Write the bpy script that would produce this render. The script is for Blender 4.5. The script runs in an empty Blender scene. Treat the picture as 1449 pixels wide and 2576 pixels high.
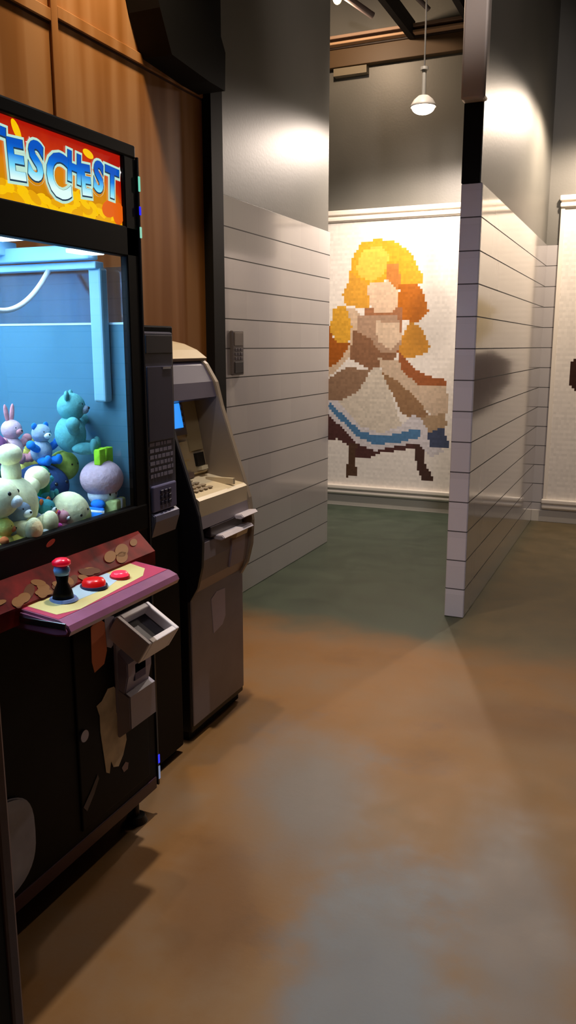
import bpy, bmesh, math, random
from mathutils import Vector, Matrix, Euler
random.seed(7)
PI = math.pi
sc = bpy.context.scene
C = sc.collection

# ---------------------------------------------------------------- colour helpers
def lin(r, g, b):
    f = lambda c: (c / 255 / 12.92) if c / 255 <= .04045 else ((c / 255 + .055) / 1.055) ** 2.4
    return (f(r), f(g), f(b), 1.0)

# ---------------------------------------------------------------- camera, world, lights, exposure
F_PX = 2050.0
cam = bpy.data.cameras.new('camera')
cam.sensor_fit = 'VERTICAL'; cam.sensor_height = 36.0
cam.lens = F_PX / 2576 * 36.0
cam.clip_start = .02
cam.dof.use_dof = False
co = bpy.data.objects.new('camera', cam); C.objects.link(co)
co.location = (0, 0, 1.5)
co.rotation_euler = (math.radians(90 - 11.525), 0, math.radians(23.633))
sc.camera = co
sc.view_settings.view_transform = 'Standard'
sc.view_settings.look = 'None'
sc.view_settings.gamma = 1
sc.view_settings.exposure = 0.0
sc.view_settings.use_curve_mapping = False

w = bpy.data.worlds.new('world'); sc.world = w; w.use_nodes = True
w.node_tree.nodes['Background'].inputs[0].default_value = (.05, .042, .048, 1)
w.node_tree.nodes['Background'].inputs[1].default_value = .12

def light(name, kind, loc, power, color=(1, .85, .7), size=.2, rot=None, target=None, size_y=None, spot=None, blend=.4, spread=None):
    l = bpy.data.lights.new(name, kind); l.energy = power; l.color = color
    o = bpy.data.objects.new(name, l); C.objects.link(o); o.location = loc
    if kind == 'AREA':
        l.shape = 'RECTANGLE'; l.size = size; l.size_y = size_y or size
        if spread: l.spread = spread
    else:
        l.shadow_soft_size = size
    if kind == 'SPOT':
        l.spot_size = math.radians(spot or 90); l.spot_blend = blend
    if target is not None:
        o.rotation_euler = (Vector(target) - Vector(loc)).to_track_quat('-Z', 'Y').to_euler()
    elif rot: o.rotation_euler = rot
    return o

WARM = (1, .84, .70); NEUT = (1, .83, .70)
LAMP_A = (-1.675, 6.3, 3.218)
LAMP_B = (-.40, 6.45, 3.30)
light('corridor_lamp_light', 'SPOT', (LAMP_A[0], LAMP_A[1], LAMP_A[2] - .10), 140, NEUT, .05, target=(LAMP_A[0], LAMP_A[1], 0), spot=172, blend=.4)
light('far_room_lamp_light', 'SPOT', (LAMP_B[0], LAMP_B[1], LAMP_B[2] - .10), 130, (1, .80, .62), .05, target=(LAMP_B[0], LAMP_B[1], 0), spot=172, blend=.4)
light('corridor_fill_light', 'SPOT', (-1.55, 5.4, 4.62), 330, NEUT, .06, target=(-1.95, 7.27, 1.3), spot=54, blend=1)  # added fill, washes the mural and lower end wall
light('far_room_fill_light', 'SPOT', (.6, 5.2, 4.62), 150, (1, .80, .62), .06, target=(-.1, 7.27, 1.3), spot=66, blend=1)  # added fill for the end wall beyond the partition
POST = (.3, 1.6, 4.35)
light('post_fill_light', 'SPOT', POST, 210, (1, .86, .78), .05, target=(-.9, 4.35, 3.75), spot=34, blend=.6)  # added spot, brightens the upper grey post
# unseen ceiling lamps over and behind the viewpoint; first and last added as fill
HALL = [(-.55, 2.3, 4.1), (-1.16, 2.60, 4.35), (.7, -1.6, 4.1)]
light('unseen_hall_light', 'SPOT', (-.55, 2.3, 4.05), 22, (.95, .90, 1), .12, target=(-.5, 2.35, 0), spot=78, blend=1)  # added fill for the machine fronts
light('unseen_hall_light', 'SPOT', (-1.16, 2.60, 4.24), 300, (1, .93, .88), .05, target=(-.75, 1.75, 0), spot=80, blend=1)
light('unseen_hall_light', 'SPOT', (.7, -1.6, 4.05), 270, (.92, .88, 1), .2, target=(-.9, 4.4, .9), spot=30, blend=.9)  # added cool fill for the end of the partition
TRACK = (-1.84, 2.9, 3.85)
light('unseen_wall_light', 'SPOT', TRACK, 165, (1, .74, .44), .06, target=(-2.22, 3.2, 1.9), spot=88, blend=1)  # unseen warm spot added to light the plywood wall
# tubes inside the claw machine, under its roof
light('claw_cabinet_light', 'AREA', (-1.75, 1.35, 1.80), 36, (.66, .86, 1), .5, rot=(0, 0, 0), size_y=.9)

# ---------------------------------------------------------------- materials
MATS = {}
def nt(name):
    m = bpy.data.materials.new(name); m.use_nodes = True
    n = m.node_tree.nodes; b = n['Principled BSDF']
    return m, n, m.node_tree.links, b
def mat(name, col, rough=.6, metal=0, emit=None, es=1, noise=0, nscale=20, spec=.5, coat=0, bump=0):
    if name in MATS: return MATS[name]
    m, n, L, b = nt(name)
    b.inputs['Base Color'].default_value = col
    b.inputs['Roughness'].default_value = rough
    b.inputs['Metallic'].default_value = metal
    b.inputs['Specular IOR Level'].default_value = spec
    b.inputs['Coat Weight'].default_value = coat
    b.inputs['Coat Roughness'].default_value = .08
    if emit:
        b.inputs['Emission Color'].default_value = emit
        b.inputs['Emission Strength'].default_value = es
    if noise or bump:
        tc = n.new('ShaderNodeTexCoord'); tx = n.new('ShaderNodeTexNoise')
        tx.inputs['Scale'].default_value = nscale; tx.inputs['Detail'].default_value = 5
        L.new(tc.outputs['Object'], tx.inputs['Vector'])
        if noise:
            mr = n.new('ShaderNodeMapRange'); L.new(tx.outputs['Fac'], mr.inputs[0])
            mr.inputs[1].default_value = .3; mr.inputs[2].default_value = .7
            mr.inputs[3].default_value = 1 - noise; mr.inputs[4].default_value = 1 + noise
            mx = n.new('ShaderNodeVectorMath'); mx.operation = 'SCALE'
            mx.inputs[0].default_value = col[:3]; L.new(mr.outputs[0], mx.inputs['Scale'])
            L.new(mx.outputs[0], b.inputs['Base Color'])
        if bump:
            bp = n.new('ShaderNodeBump'); bp.inputs['Strength'].default_value = bump
            bp.inputs['Distance'].default_value = .01
            L.new(tx.outputs['Fac'], bp.inputs['Height']); L.new(bp.outputs[0], b.inputs['Normal'])
    MATS[name] = m
    return m

def ramp(n, stops, interp='LINEAR'):
    r = n.new('ShaderNodeValToRGB'); r.color_ramp.interpolation = interp
    e = r.color_ramp.elements
    e[0].position, e[0].color = stops[0]
    e[1].position, e[1].color = stops[-1]
    for p, c in stops[1:-1]:
        x = e.new(p); x.color = c
    return r

def math_node(n, L, op, a, b=None):
    m = n.new('ShaderNodeMath'); m.operation = op
    for i, v in enumerate((a, b)):
        if v is None: continue
        if isinstance(v, (int, float)): m.inputs[i].default_value = v
        else: L.new(v, m.inputs[i])
    return m.outputs[0]

def tile_mat(name, axis, col=(188, 184, 184), rough=.16):
    """glazed wall blocks: dark bed joints every 0.165 m, faint head joints, each block a slightly different tone"""
    m, n, L, b = nt(name)
    g = n.new('ShaderNodeNewGeometry'); s = n.new('ShaderNodeSeparateXYZ'); L.new(g.outputs['Position'], s.inputs[0])
    T = .165
    z = s.outputs['Z']; h = s.outputs[axis]
    rz = math_node(n, L, 'DIVIDE', z, T); fz = math_node(n, L, 'FRACT', rz); iz = math_node(n, L, 'FLOOR', rz)
    odd = math_node(n, L, 'MULTIPLY', math_node(n, L, 'MODULO', iz, 2.0), .165)
    rh = math_node(n, L, 'DIVIDE', math_node(n, L, 'ADD', math_node(n, L, 'ADD', h, 20.0), odd), .33)
    fh = math_node(n, L, 'FRACT', rh); ih = math_node(n, L, 'FLOOR', rh)
    # joint masks
    jz = math_node(n, L, 'LESS_THAN', math_node(n, L, 'ABSOLUTE', math_node(n, L, 'SUBTRACT', fz, .5)), .481)
    jh = math_node(n, L, 'LESS_THAN', math_node(n, L, 'ABSOLUTE', math_node(n, L, 'SUBTRACT', fh, .5)), .4965)
    jv = math_node(n, L, 'ADD', math_node(n, L, 'MULTIPLY', jh, .07), .93)
    jj = math_node(n, L, 'ADD', math_node(n, L, 'MULTIPLY', jz, .88), .12)
    wn = n.new('ShaderNodeTexWhiteNoise'); cb = n.new('ShaderNodeCombineXYZ')
    L.new(iz, cb.inputs[0]); L.new(ih, cb.inputs[1]); L.new(cb.outputs[0], wn.inputs['Vector'])
    tone = math_node(n, L, 'ADD', math_node(n, L, 'MULTIPLY', wn.outputs['Value'], .08), .94)
    k = math_node(n, L, 'MULTIPLY', math_node(n, L, 'MULTIPLY', jj, jv), tone)
    sc_ = n.new('ShaderNodeVectorMath'); sc_.operation = 'SCALE'; sc_.inputs[0].default_value = lin(*col)[:3]
    L.new(k, sc_.inputs['Scale']); L.new(sc_.outputs[0], b.inputs['Base Color'])
    b.inputs['Roughness'].default_value = rough
    b.inputs['Specular IOR Level'].default_value = .7; b.inputs['Coat Weight'].default_value = .8; b.inputs['Coat Roughness'].default_value = .09; b.inputs['Coat IOR'].default_value = 1.6
    if axis != 'Z': L.new(math_node(n, L, 'MULTIPLY', jz, .8), b.inputs['Coat Weight'])
    L.new(math_node(n, L, 'SUBTRACT', .9, math_node(n, L, 'MULTIPLY', jz, .9 - rough)), b.inputs['Roughness'])
    tx = n.new('ShaderNodeTexNoise'); tx.inputs['Scale'].default_value = 5; L.new(g.outputs['Position'], tx.inputs['Vector'])
    hh = math_node(n, L, 'ADD', math_node(n, L, 'MULTIPLY', tx.outputs['Fac'], .15), math_node(n, L, 'MULTIPLY', jz, .2))
    bp = n.new('ShaderNodeBump'); bp.inputs['Strength'].default_value = .05; bp.inputs['Distance'].default_value = .006
    L.new(hh, bp.inputs['Height']); L.new(bp.outputs[0], b.inputs['Normal'])
    return m

def paint_mat():
    m, n, L, b = nt('grey_gloss_paint')
    g = n.new('ShaderNodeNewGeometry')
    tx = n.new('ShaderNodeTexNoise'); tx.inputs['Scale'].default_value = 1.3; tx.inputs['Detail'].default_value = 3
    L.new(g.outputs['Position'], tx.inputs['Vector'])
    r = ramp(n, [(.3, lin(98, 98, 92)), (.7, lin(112, 110, 104))]); L.new(tx.outputs['Fac'], r.inputs[0])
    L.new(r.outputs[0], b.inputs['Base Color'])
    b.inputs['Roughness'].default_value = .46; b.inputs['Specular IOR Level'].default_value = .75
    t2 = n.new('ShaderNodeTexNoise'); t2.inputs['Scale'].default_value = 60; L.new(g.outputs['Position'], t2.inputs['Vector'])
    bp = n.new('ShaderNodeBump'); bp.inputs['Strength'].default_value = .15; bp.inputs['Distance'].default_value = .003
    L.new(t2.outputs['Fac'], bp.inputs['Height']); L.new(bp.outputs[0], b.inputs['Normal'])
    return m

def wood_wall_mat():
    m, n, L, b = nt('brown_plywood')
    g = n.new('ShaderNodeNewGeometry')
    mp = n.new('ShaderNodeMapping'); mp.inputs['Scale'].default_value = (1, 5.0, .25)
    L.new(g.outputs['Position'], mp.inputs[0])
    tx = n.new('ShaderNodeTexNoise'); tx.inputs['Scale'].default_value = 1.3; tx.inputs['Detail'].default_value = 2; L.new(mp.outputs[0], tx.inputs['Vector'])
    r = ramp(n, [(.42, lin(150, 98, 46)), (.5, lin(166, 114, 66)), (.58, lin(182, 134, 90))]); L.new(tx.outputs['Fac'], r.inputs[0])
    L.new(r.outputs[0], b.inputs['Base Color']); b.inputs['Roughness'].default_value = .65
    b.inputs['Specular IOR Level'].default_value = .25
    return m

def floor_mat():
    m, n, L, b = nt('stained_concrete')
    g = n.new('ShaderNodeNewGeometry'); s = n.new('ShaderNodeSeparateXYZ'); L.new(g.outputs['Position'], s.inputs[0])
    def noise(scale, detail=4, rough=.55, off=0):
        t = n.new('ShaderNodeTexNoise'); t.inputs['Scale'].default_value = scale; t.inputs['Detail'].default_value = detail
        t.inputs['Roughness'].default_value = rough
        mp = n.new('ShaderNodeMapping'); mp.inputs['Location'].default_value = (off, off * .7, 0); L.new(g.outputs['Position'], mp.inputs[0])
        L.new(mp.outputs[0], t.inputs['Vector']); return t.outputs['Fac']
    n1 = noise(1.7, 4, .5, 3.1); n2 = noise(5, 6, .6, 8); n3 = noise(60, 3)
    r = ramp(n, [(.30, lin(116, 78, 34)), (.45, lin(138, 98, 52)), (.60, lin(136, 106, 74)), (.75, lin(130, 112, 92))])
    L.new(math_node(n, L, 'ADD', math_node(n, L, 'MULTIPLY', n1, .65), math_node(n, L, 'MULTIPLY', n2, .35)), r.inputs[0])
    # soft grey zones along the middle of the aisle, mixed into the slab colour
    def mix(f, a, bcol):
        x = n.new('ShaderNodeMix'); x.data_type = 'RGBA'
        if isinstance(f, (int, float)): x.inputs[0].default_value = f
        else: L.new(f, x.inputs[0])
        for i, v in ((6, a), (7, bcol)):
            if isinstance(v, tuple): x.inputs[i].default_value = v
            else: L.new(v, x.inputs[i])
        return x.outputs[2]
    def blob(cx, cy, rx, ry, soft, nz=.5, rot=0):
        dx = math_node(n, L, 'SUBTRACT', s.outputs[0], cx); dy = math_node(n, L, 'SUBTRACT', s.outputs[1], cy)
        c_, s_ = math.cos(rot), math.sin(rot)
        u = math_node(n, L, 'ADD', math_node(n, L, 'MULTIPLY', dx, c_), math_node(n, L, 'MULTIPLY', dy, s_))
        v = math_node(n, L, 'SUBTRACT', math_node(n, L, 'MULTIPLY', dy, c_), math_node(n, L, 'MULTIPLY', dx, s_))
        u = math_node(n, L, 'DIVIDE', u, rx); v = math_node(n, L, 'DIVIDE', v, ry)
        d = math_node(n, L, 'SQRT', math_node(n, L, 'ADD', math_node(n, L, 'MULTIPLY', u, u), math_node(n, L, 'MULTIPLY', v, v)))
        d = math_node(n, L, 'ADD', d, math_node(n, L, 'MULTIPLY', math_node(n, L, 'SUBTRACT', n2, .5), nz * 2))
        d = math_node(n, L, 'ADD', d, math_node(n, L, 'MULTIPLY', math_node(n, L, 'SUBTRACT', n1, .5), nz * 2))
        q = n.new('ShaderNodeMapRange'); q.interpolation_type = 'SMOOTHSTEP'; L.new(d, q.inputs[0])
        q.inputs[1].default_value = 1 + soft; q.inputs[2].default_value = 1 - soft
        q.inputs[3].default_value = 0; q.inputs[4].default_value = 1
        return q.outputs[0]
    col = r.outputs[0]
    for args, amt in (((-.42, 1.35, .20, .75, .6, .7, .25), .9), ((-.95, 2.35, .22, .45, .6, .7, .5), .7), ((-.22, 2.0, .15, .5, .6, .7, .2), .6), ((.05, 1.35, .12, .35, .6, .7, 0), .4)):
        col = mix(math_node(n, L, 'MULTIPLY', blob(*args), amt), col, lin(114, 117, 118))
    for args, amt in (((-.98, 1.72, .12, .3, .6, .6, .5), .45), ((-.85, 1.15, .2, .15, .6, .6, 0), .4), ((-.35, 3.2, .35, .18, .6, .6, 0), .4)):
        col = mix(math_node(n, L, 'MULTIPLY', blob(*args), amt), col, lin(98, 66, 40))
    # green floor paint of the corridor, olive beyond the partition
    edge = n.new('ShaderNodeMapRange'); edge.interpolation_type = 'SMOOTHSTEP'
    yy = math_node(n, L, 'ADD', s.outputs[1], math_node(n, L, 'MULTIPLY', math_node(n, L, 'SUBTRACT', n1, .5), .6))
    L.new(yy, edge.inputs[0]); edge.inputs[1].default_value = 3.72; edge.inputs[2].default_value = 4.15
    xs = n.new('ShaderNodeMapRange'); xs.interpolation_type = 'SMOOTHSTEP'; L.new(s.outputs[0], xs.inputs[0])
    xs.inputs[1].default_value = -1.0; xs.inputs[2].default_value = -.72
    gr = ramp(n, [(.3, lin(58, 70, 58)), (.7, lin(78, 90, 76))]); L.new(n2, gr.inputs[0])
    ol = ramp(n, [(.3, lin(92, 82, 56)), (.7, lin(116, 102, 76))]); L.new(n2, ol.inputs[0])
    back = mix(xs.outputs[0], gr.outputs[0], ol.outputs[0])
    col = mix(edge.outputs[0], col, back)
    L.new(col, b.inputs['Base Color'])
    rr = n.new('ShaderNodeMapRange'); L.new(n2, rr.inputs[0]); rr.inputs[1].default_value = .3; rr.inputs[2].default_value = .7
    rr.inputs[3].default_value = .44; rr.inputs[4].default_value = .6
    L.new(rr.outputs[0], b.inputs['Roughness']); b.inputs['Specular IOR Level'].default_value = .3
    bp = n.new('ShaderNodeBump'); bp.inputs['Strength'].default_value = .08; bp.inputs['Distance'].default_value = .004
    L.new(n3, bp.inputs['Height']); L.new(bp.outputs[0], b.inputs['Normal'])
    return m

def glass_mat(name, tint=(1, 1, 1, 1), gloss=.06, rough=.02):
    m = bpy.data.materials.new(name); m.use_nodes = True
    n = m.node_tree.nodes; L = m.node_tree.links; n.remove(n['Principled BSDF'])
    t = n.new('ShaderNodeBsdfTransparent'); t.inputs[0].default_value = tint
    g = n.new('ShaderNodeBsdfGlossy'); g.inputs['Roughness'].default_value = rough
    lw = n.new('ShaderNodeLayerWeight'); lw.inputs[0].default_value = .5
    f = math_node(n, L, 'MULTIPLY', math_node(n, L, 'POWER', lw.outputs['Facing'], 5.0), .8)
    f = math_node(n, L, 'ADD', f, gloss)
    mx = n.new('ShaderNodeMixShader'); L.new(f, mx.inputs[0]); L.new(t.outputs[0], mx.inputs[1]); L.new(g.outputs[0], mx.inputs[2])
    L.new(mx.outputs[0], n['Material Output'].inputs[0])
    return m

def vcol_mat(name, rough=.3, emit=0):
    m, n, L, b = nt(name)
    a = n.new('ShaderNodeVertexColor'); a.layer_name = 'Col'
    L.new(a.outputs[0], b.inputs['Base Color']); b.inputs['Roughness'].default_value = rough
    return m

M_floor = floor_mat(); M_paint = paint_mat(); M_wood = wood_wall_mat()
M_tileY = tile_mat('white_glazed_block_y', 'Y'); M_tileX = tile_mat('white_glazed_block_x', 'X')
M_tileEnd = tile_mat('white_glazed_end_block', 'Z', (226, 222, 232), .4)
M_tileEnd.node_tree.nodes['Principled BSDF'].inputs['Coat Weight'].default_value = .05
BLACK = mat('black_laminate', lin(5, 5, 7), .5, spec=.12)
BLACKM = mat('black_matte', lin(10, 10, 11), .8)
BLACKP = mat('black_wall_finish', lin(7, 7, 9), .7, spec=.2)
STEEL = mat('steel', lin(150, 150, 155), .3, 1)
WHITEP = mat('white_plastic', lin(196, 190, 196), .35)
CREAM_TRIM = mat('cream_moulding', lin(240, 232, 220), .25)
GLASS = glass_mat('clear_glass', (.96, .99, 1, 1), .06)
SIDEGLASS = glass_mat('side_glass', (.70, .82, .98, 1), .14, .08)

# ---------------------------------------------------------------- mesh helpers
class MB:
    def __init__(s): s.bm = bmesh.new()
    def box(s, x0, x1, y0, y1, z0, z1, bev=0, seg=2):
        r = bmesh.ops.create_cube(s.bm, size=1)
        M = Matrix.Translation(((x0 + x1) / 2, (y0 + y1) / 2, (z0 + z1) / 2)) @ Matrix.Diagonal((abs(x1 - x0), abs(y1 - y0), abs(z1 - z0), 1))
        bmesh.ops.transform(s.bm, matrix=M, verts=r['verts'])
        if bev:
            ed = list({e for v in r['verts'] for e in v.link_edges})
            bmesh.ops.bevel(s.bm, geom=ed, offset=bev, segments=seg, affect='EDGES', profile=.5)
        return s
    def prism(s, pts, a0, a1, axis='Y', bev=0):
        """pts: outline in the other two axes (axis Y: (x,z); axis X: (y,z); axis Z: (x,y))"""
        def P(p, a):
            return {'Y': (p[0], a, p[1]), 'X': (a, p[0], p[1]), 'Z': (p[0], p[1], a)}[axis]
        lo = [s.bm.verts.new(P(p, a0)) for p in pts]; hi = [s.bm.verts.new(P(p, a1)) for p in pts]
        fs = [s.bm.faces.new(lo), s.bm.faces.new(list(reversed(hi)))]
        k = len(pts)
        for i in range(k):
            fs.append(s.bm.faces.new([lo[(i + 1) % k], lo[i], hi[i], hi[(i + 1) % k]]))
        bmesh.ops.recalc_face_normals(s.bm, faces=fs)
        if bev:
            bmesh.ops.bevel(s.bm, geom=[e for f in fs[:2] for e in f.edges], offset=bev, segments=2, affect='EDGES')
        return s
    def ball(s, c, r, rot=None, seg=20):
        if isinstance(r, (int, float)): r = (r, r, r)
        q = bmesh.ops.create_uvsphere(s.bm, u_segments=seg, v_segments=max(8, seg * 2 // 3), radius=1)
        M = Matrix.Translation(c) @ (Euler(rot).to_matrix().to_4x4() if rot else Matrix()) @ Matrix.Diagonal((*r, 1))
        bmesh.ops.transform(s.bm, matrix=M, verts=q['verts'])
        return s
    def cyl(s, a, b, r, r2=None, seg=24, caps=True):
        a = Vector(a); b = Vector(b); d = b - a
        q = bmesh.ops.create_cone(s.bm, cap_ends=caps, segments=seg, radius1=r, radius2=r if r2 is None else r2, depth=d.length)
        M = Matrix.Translation((a + b) / 2) @ d.to_track_quat('Z', 'Y').to_matrix().to_4x4()
        bmesh.ops.transform(s.bm, matrix=M, verts=q['verts'])
        return s
    def tube(s, pts, r, seg=10):
        pts = [Vector(p) for p in pts]; rings = []
        for i, p in enumerate(pts):
            t = (pts[min(i + 1, len(pts) - 1)] - pts[max(i - 1, 0)]).normalized()
            q = t.to_track_quat('Z', 'Y').to_matrix()
            rings.append([s.bm.verts.new(p + q @ Vector((r * math.cos(2 * PI * k / seg), r * math.sin(2 * PI * k / seg), 0))) for k in range(seg)])
        for a, b in zip(rings, rings[1:]):
            for k in range(seg): s.bm.faces.new([a[k], a[(k + 1) % seg], b[(k + 1) % seg], b[k]])
        s.bm.faces.new(list(reversed(rings[0]))); s.bm.faces.new(rings[-1])
        return s
    def lathe(s, prof, c=(0, 0, 0), seg=32):
        rings = []
        for r, z in prof:
            rings.append([s.bm.verts.new((c[0] + r * math.cos(2 * PI * k / seg), c[1] + r * math.sin(2 * PI * k / seg), c[2] + z)) for k in range(seg)])
        for a, b in zip(rings, rings[1:]):
            for k in range(seg): s.bm.faces.new([a[k], a[(k + 1) % seg], b[(k + 1) % seg], b[k]])
        return s
    def xf(s, M):
        bmesh.ops.transform(s.bm, matrix=M, verts=s.bm.verts[:]); return s
    def build(s, name, m, parent=None, smooth=False):
        bmesh.ops.recalc_face_normals(s.bm, faces=s.bm.faces[:])
        me = bpy.data.meshes.new(name); s.bm.to_mesh(me); s.bm.free()
        for mm in (m if isinstance(m, (list, tuple)) else [m]): me.materials.append(mm)
        if smooth:
            for p in me.polygons: p.use_smooth = True
        o = bpy.data.objects.new(name, me); C.objects.link(o)
        if parent:
            o.parent = parent
            o.matrix_parent_inverse = parent_world(parent).inverted()
        return o
def parent_world(o):
    M = o.matrix_basis.copy()
    while o.parent:
        M = o.parent.matrix_basis @ o.matrix_parent_inverse @ M if False else o.parent.matrix_basis @ o.matrix_parent_inverse @ M
        o = o.parent
    return M
def tag(o, label, cat, group=None):
    o['label'] = label; o['category'] = cat
    if group: o['group'] = group
    return o
def empty(name, loc, label, cat, group=None, rz=0):
    o = bpy.data.objects.new(name, None); C.objects.link(o); o.location = loc; o.rotation_euler = (0, 0, rz)
    o.empty_display_size = .1
    return tag(o, label, cat, group)
def structure(o, label=None):
    o['kind'] = 'structure'
    if label: o['label'] = label
    return o

# ================================================================ THE SETTING
TT = 2.31; CEIL = 4.7; FARY = 7.27; LX = -2.2; RX = -.85
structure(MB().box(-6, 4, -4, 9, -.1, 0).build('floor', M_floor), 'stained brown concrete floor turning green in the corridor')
structure(MB().box(-6, 4, -4, 9, CEIL, CEIL + .1).build('ceiling', BLACKM), 'black painted ceiling')
# left corridor wall: painted core, glazed block wainscot in front
def wall_two(name, x0, x1, y0, y1, tile, label, zt=TT, proud=.012, faces='x+'):
    b = MB(); b.box(x0, x1, y0, y1, 0, CEIL)
    o = b.build(name, M_paint); structure(o, label)
    if tile:
        t = MB()
        a = [x0, x1, y0, y1]
        if 'x+' in faces: a[1] += proud
        if 'x-' in faces: a[0] -= proud
        if 'y-' in faces: a[2] -= proud
        if 'y+' in faces: a[3] += proud
        t.box(a[0], a[1], a[2], a[3], 0, zt, .004, 1)
        k = t.build('tile_wainscot', tile, o)
    return o
wall_two('wall_left', -2.45, LX - .012, 4.11, 5.78, M_tileY, 'grey corridor wall over white glazed blocks', faces='x+y-y+')
wall_two('wall_partition', -.943, RX - .012, 4.412, FARY, M_tileY, 'grey partition over white glazed blocks', faces='x+x-')
# end of the partition: end blocks, black cap, grey post above
structure(MB().box(-.957, RX, 4.395, 4.414, 0, TT, .004, 1).build('trim_1', M_tileEnd), 'column of white glazed end blocks')
structure(MB().box(-.958, -.866, 4.392, 4.4115, TT, 2.69, .003, 1).build('trim_2', BLACKP), 'black strip above the end blocks')
structure(MB().box(-.965, -.845, 4.33, 4.4115, 2.69, CEIL, .012, 2).build('trim_3', mat('grey_post_paint', lin(200, 190, 184), .45)), 'grey square post rising to the ceiling')
wall_two('wall_far', -6, 4, FARY, FARY + .2, M_tileX, 'grey wall across the end of the corridor', faces='y-')
for nm, (x0, x1, y0, y1) in {'wall_right': (3.9, 4, -4, FARY), 'wall_rear': (-6, 4, -4, -3.9), 'wall_side': (-6, -5.9, -4, 9)}.items():
    structure(MB().box(x0, x1, y0, y1, 0, CEIL).build(nm, mat('dark_wall_paint', lin(40, 36, 38), .8)), 'dark hall wall')
# brown panelled wall behind the machines
o = MB().box(-2.42, -2.225, -3.9, 4.0, 0, CEIL).build('wall_panelled', M_wood); structure(o, 'brown plywood wall behind the machines')
seam = mat('dark_panel_seam', lin(70, 40, 20), .8)
s_ = MB()
s_.box(-2.23, -2.2225, -3.9, 2.79, 2.712, 2.722); s_.box(-2.23, -2.2225, 2.83, 3.97, 2.735, 2.745)
s_.build('panel_seam', seam, o)
for y0, y1, z0, z1 in ((2.79, 2.83, 2.0, CEIL), (2.83, 3.97, 2.745, 2.79), (-3.9, 2.79, 2.722, 2.767), (1.55, 1.59, 2.0, CEIL)):
    MB().box(-2.23, -2.212, y0, y1, z0, z1, .002, 1).build('cover_strip', M_wood, o)
structure(MB().box(-2.3, -2.175, 3.975, 4.108, 0, CEIL, .004, 1).build('trim_4', mat('dark_brown_jamb', lin(14, 10, 8), .7, spec=.2)), 'dark brown post between plywood and block wall')
# black curved block added to shade the plywood, filling in the dark shape there
bk = [(3.22, 3.75), (3.27, 3.1), (3.33, 2.93), (3.42, 2.77), (3.95, 2.75), (4.12, 2.75), (4.13, 3.0), (4.04, 3.12), (3.96, 3.22), (3.90, 3.40), (3.86, 3.75)]
bk = [(y if y < 3.5 else y * .952, 1.5 + (z - 1.5) * (.952 if z > 2.8 and y > 3.5 else 1)) for y, z in bk]
structure(MB().prism(bk, -2.22, -2.06, 'X').build('trim_5', BLACKP), 'added black curved block shading the plywood wall')
# top rails of the far wall
for i, (z0, z1, y0, c) in enumerate(((3.86, 4.0, 7.2, (92, 70, 44)), (4.015, 4.035, 7.12, (196, 158, 122)), (4.06, 4.085, 7.12, (170, 140, 118)), (4.0, 4.1, 7.19, (52, 38, 32)))):
    structure(MB().box(-6, -.96, y0, FARY - .001, z0, z1, .003, 1).build('trim_%d' % (6 + i), mat('rail_%d' % i, lin(*c), .55)), 'rail along the top of the end wall')
structure(MB().box(-2.72, -2.42, 7.2, FARY - .001, 3.79, 3.85).build('trim_10', mat('rail_tab', lin(130, 120, 100), .6)), 'pale tab under the rail')
# conduits under the ceiling
def conduit(a, b, r, lab):
    return tag(MB().cyl(a, b, r, seg=16).build('ceiling_conduit', mat('conduit_grey', lin(120, 108, 108), .5)), lab, 'conduit')
conduit((-2.55, 6.2, 4.22), (-2.18, 6.62, 4.0), .025, 'grey conduit slanting beside the bare bulb')
conduit((-2.05, 6.2, 4.24), (-1.74, 6.62, 3.98), .018, 'thinner grey conduit slanting towards the grey post')
for i, x in enumerate((-2.05, -1.55)):
    structure(MB().box(x, x + .05, 5.0, 7.19, 3.99, 4.12).build('trim_%d' % (11 + i), mat('joist_dark', lin(26, 20, 20), .8)), 'dark joist end on the rail')
b_ = empty('bare_bulb', (-2.43, 6.5, 4.12), 'small glowing bare bulb under the dark ceiling beside a conduit', 'bulb')
MB().ball((-2.43, 6.5, 4.12), (.035, .035, .045)).build('bulb_glass', mat('bulb_glow', lin(255, 225, 170), .3, emit=lin(255, 220, 160), es=4), b_, True)
MB().cyl((-2.43, 6.5, 4.15), (-2.43, 6.5, 4.7), .012).build('cord', BLACKM, b_)

light('bare_bulb_light', 'POINT', (-2.43, 6.42, 4.06), 34, (1, .72, .48), .04)
# pendant lamps
def pendant(loc, label, group='dome lamps at the end wall', es=9, scale=1.0):
    x, y, z = loc
    e = empty('pendant_lamp', (x, y, z), label, 'lamp', group)
    k = scale
    sh = MB().lathe([(.012 * k, .075 * k), (.04 * k, .07 * k), (.07 * k, .045 * k), (.09 * k, .012 * k), (.095 * k, -.004), (.092 * k, -.006), (.078 * k, .014 * k), (.05 * k, .05 * k), (.012 * k, .06 * k)], loc)
    sh.build('lamp_shade', mat('shade_grey', lin(170, 166, 158), .5), e, True)
    MB().ball((x, y, z - .005), (.084 * k, .084 * k, .05 * k), seg=28).build('diffuser', mat('lamp_glow', lin(255, 240, 220), .4, emit=lin(255, 236, 214), es=es), e, True)
    MB().cyl((x, y, z + .07 * k), (x, y, z + .25), .016).cyl((x, y, z + .245), (x, y, z + .265), .03).build('socket', mat('socket_metal', lin(170, 168, 160), .35, .6), e)
    MB().cyl((x, y, z + .26), (x, y, CEIL), .006).build('cord', mat('cord_grey', lin(60, 58, 54), .6), e)
    return e
pendant(LAMP_A, 'lit dome lamp hanging over the corridor before the mosaic mural')
pendant(LAMP_B, 'lit dome lamp hanging over the room beyond the partition')
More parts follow.
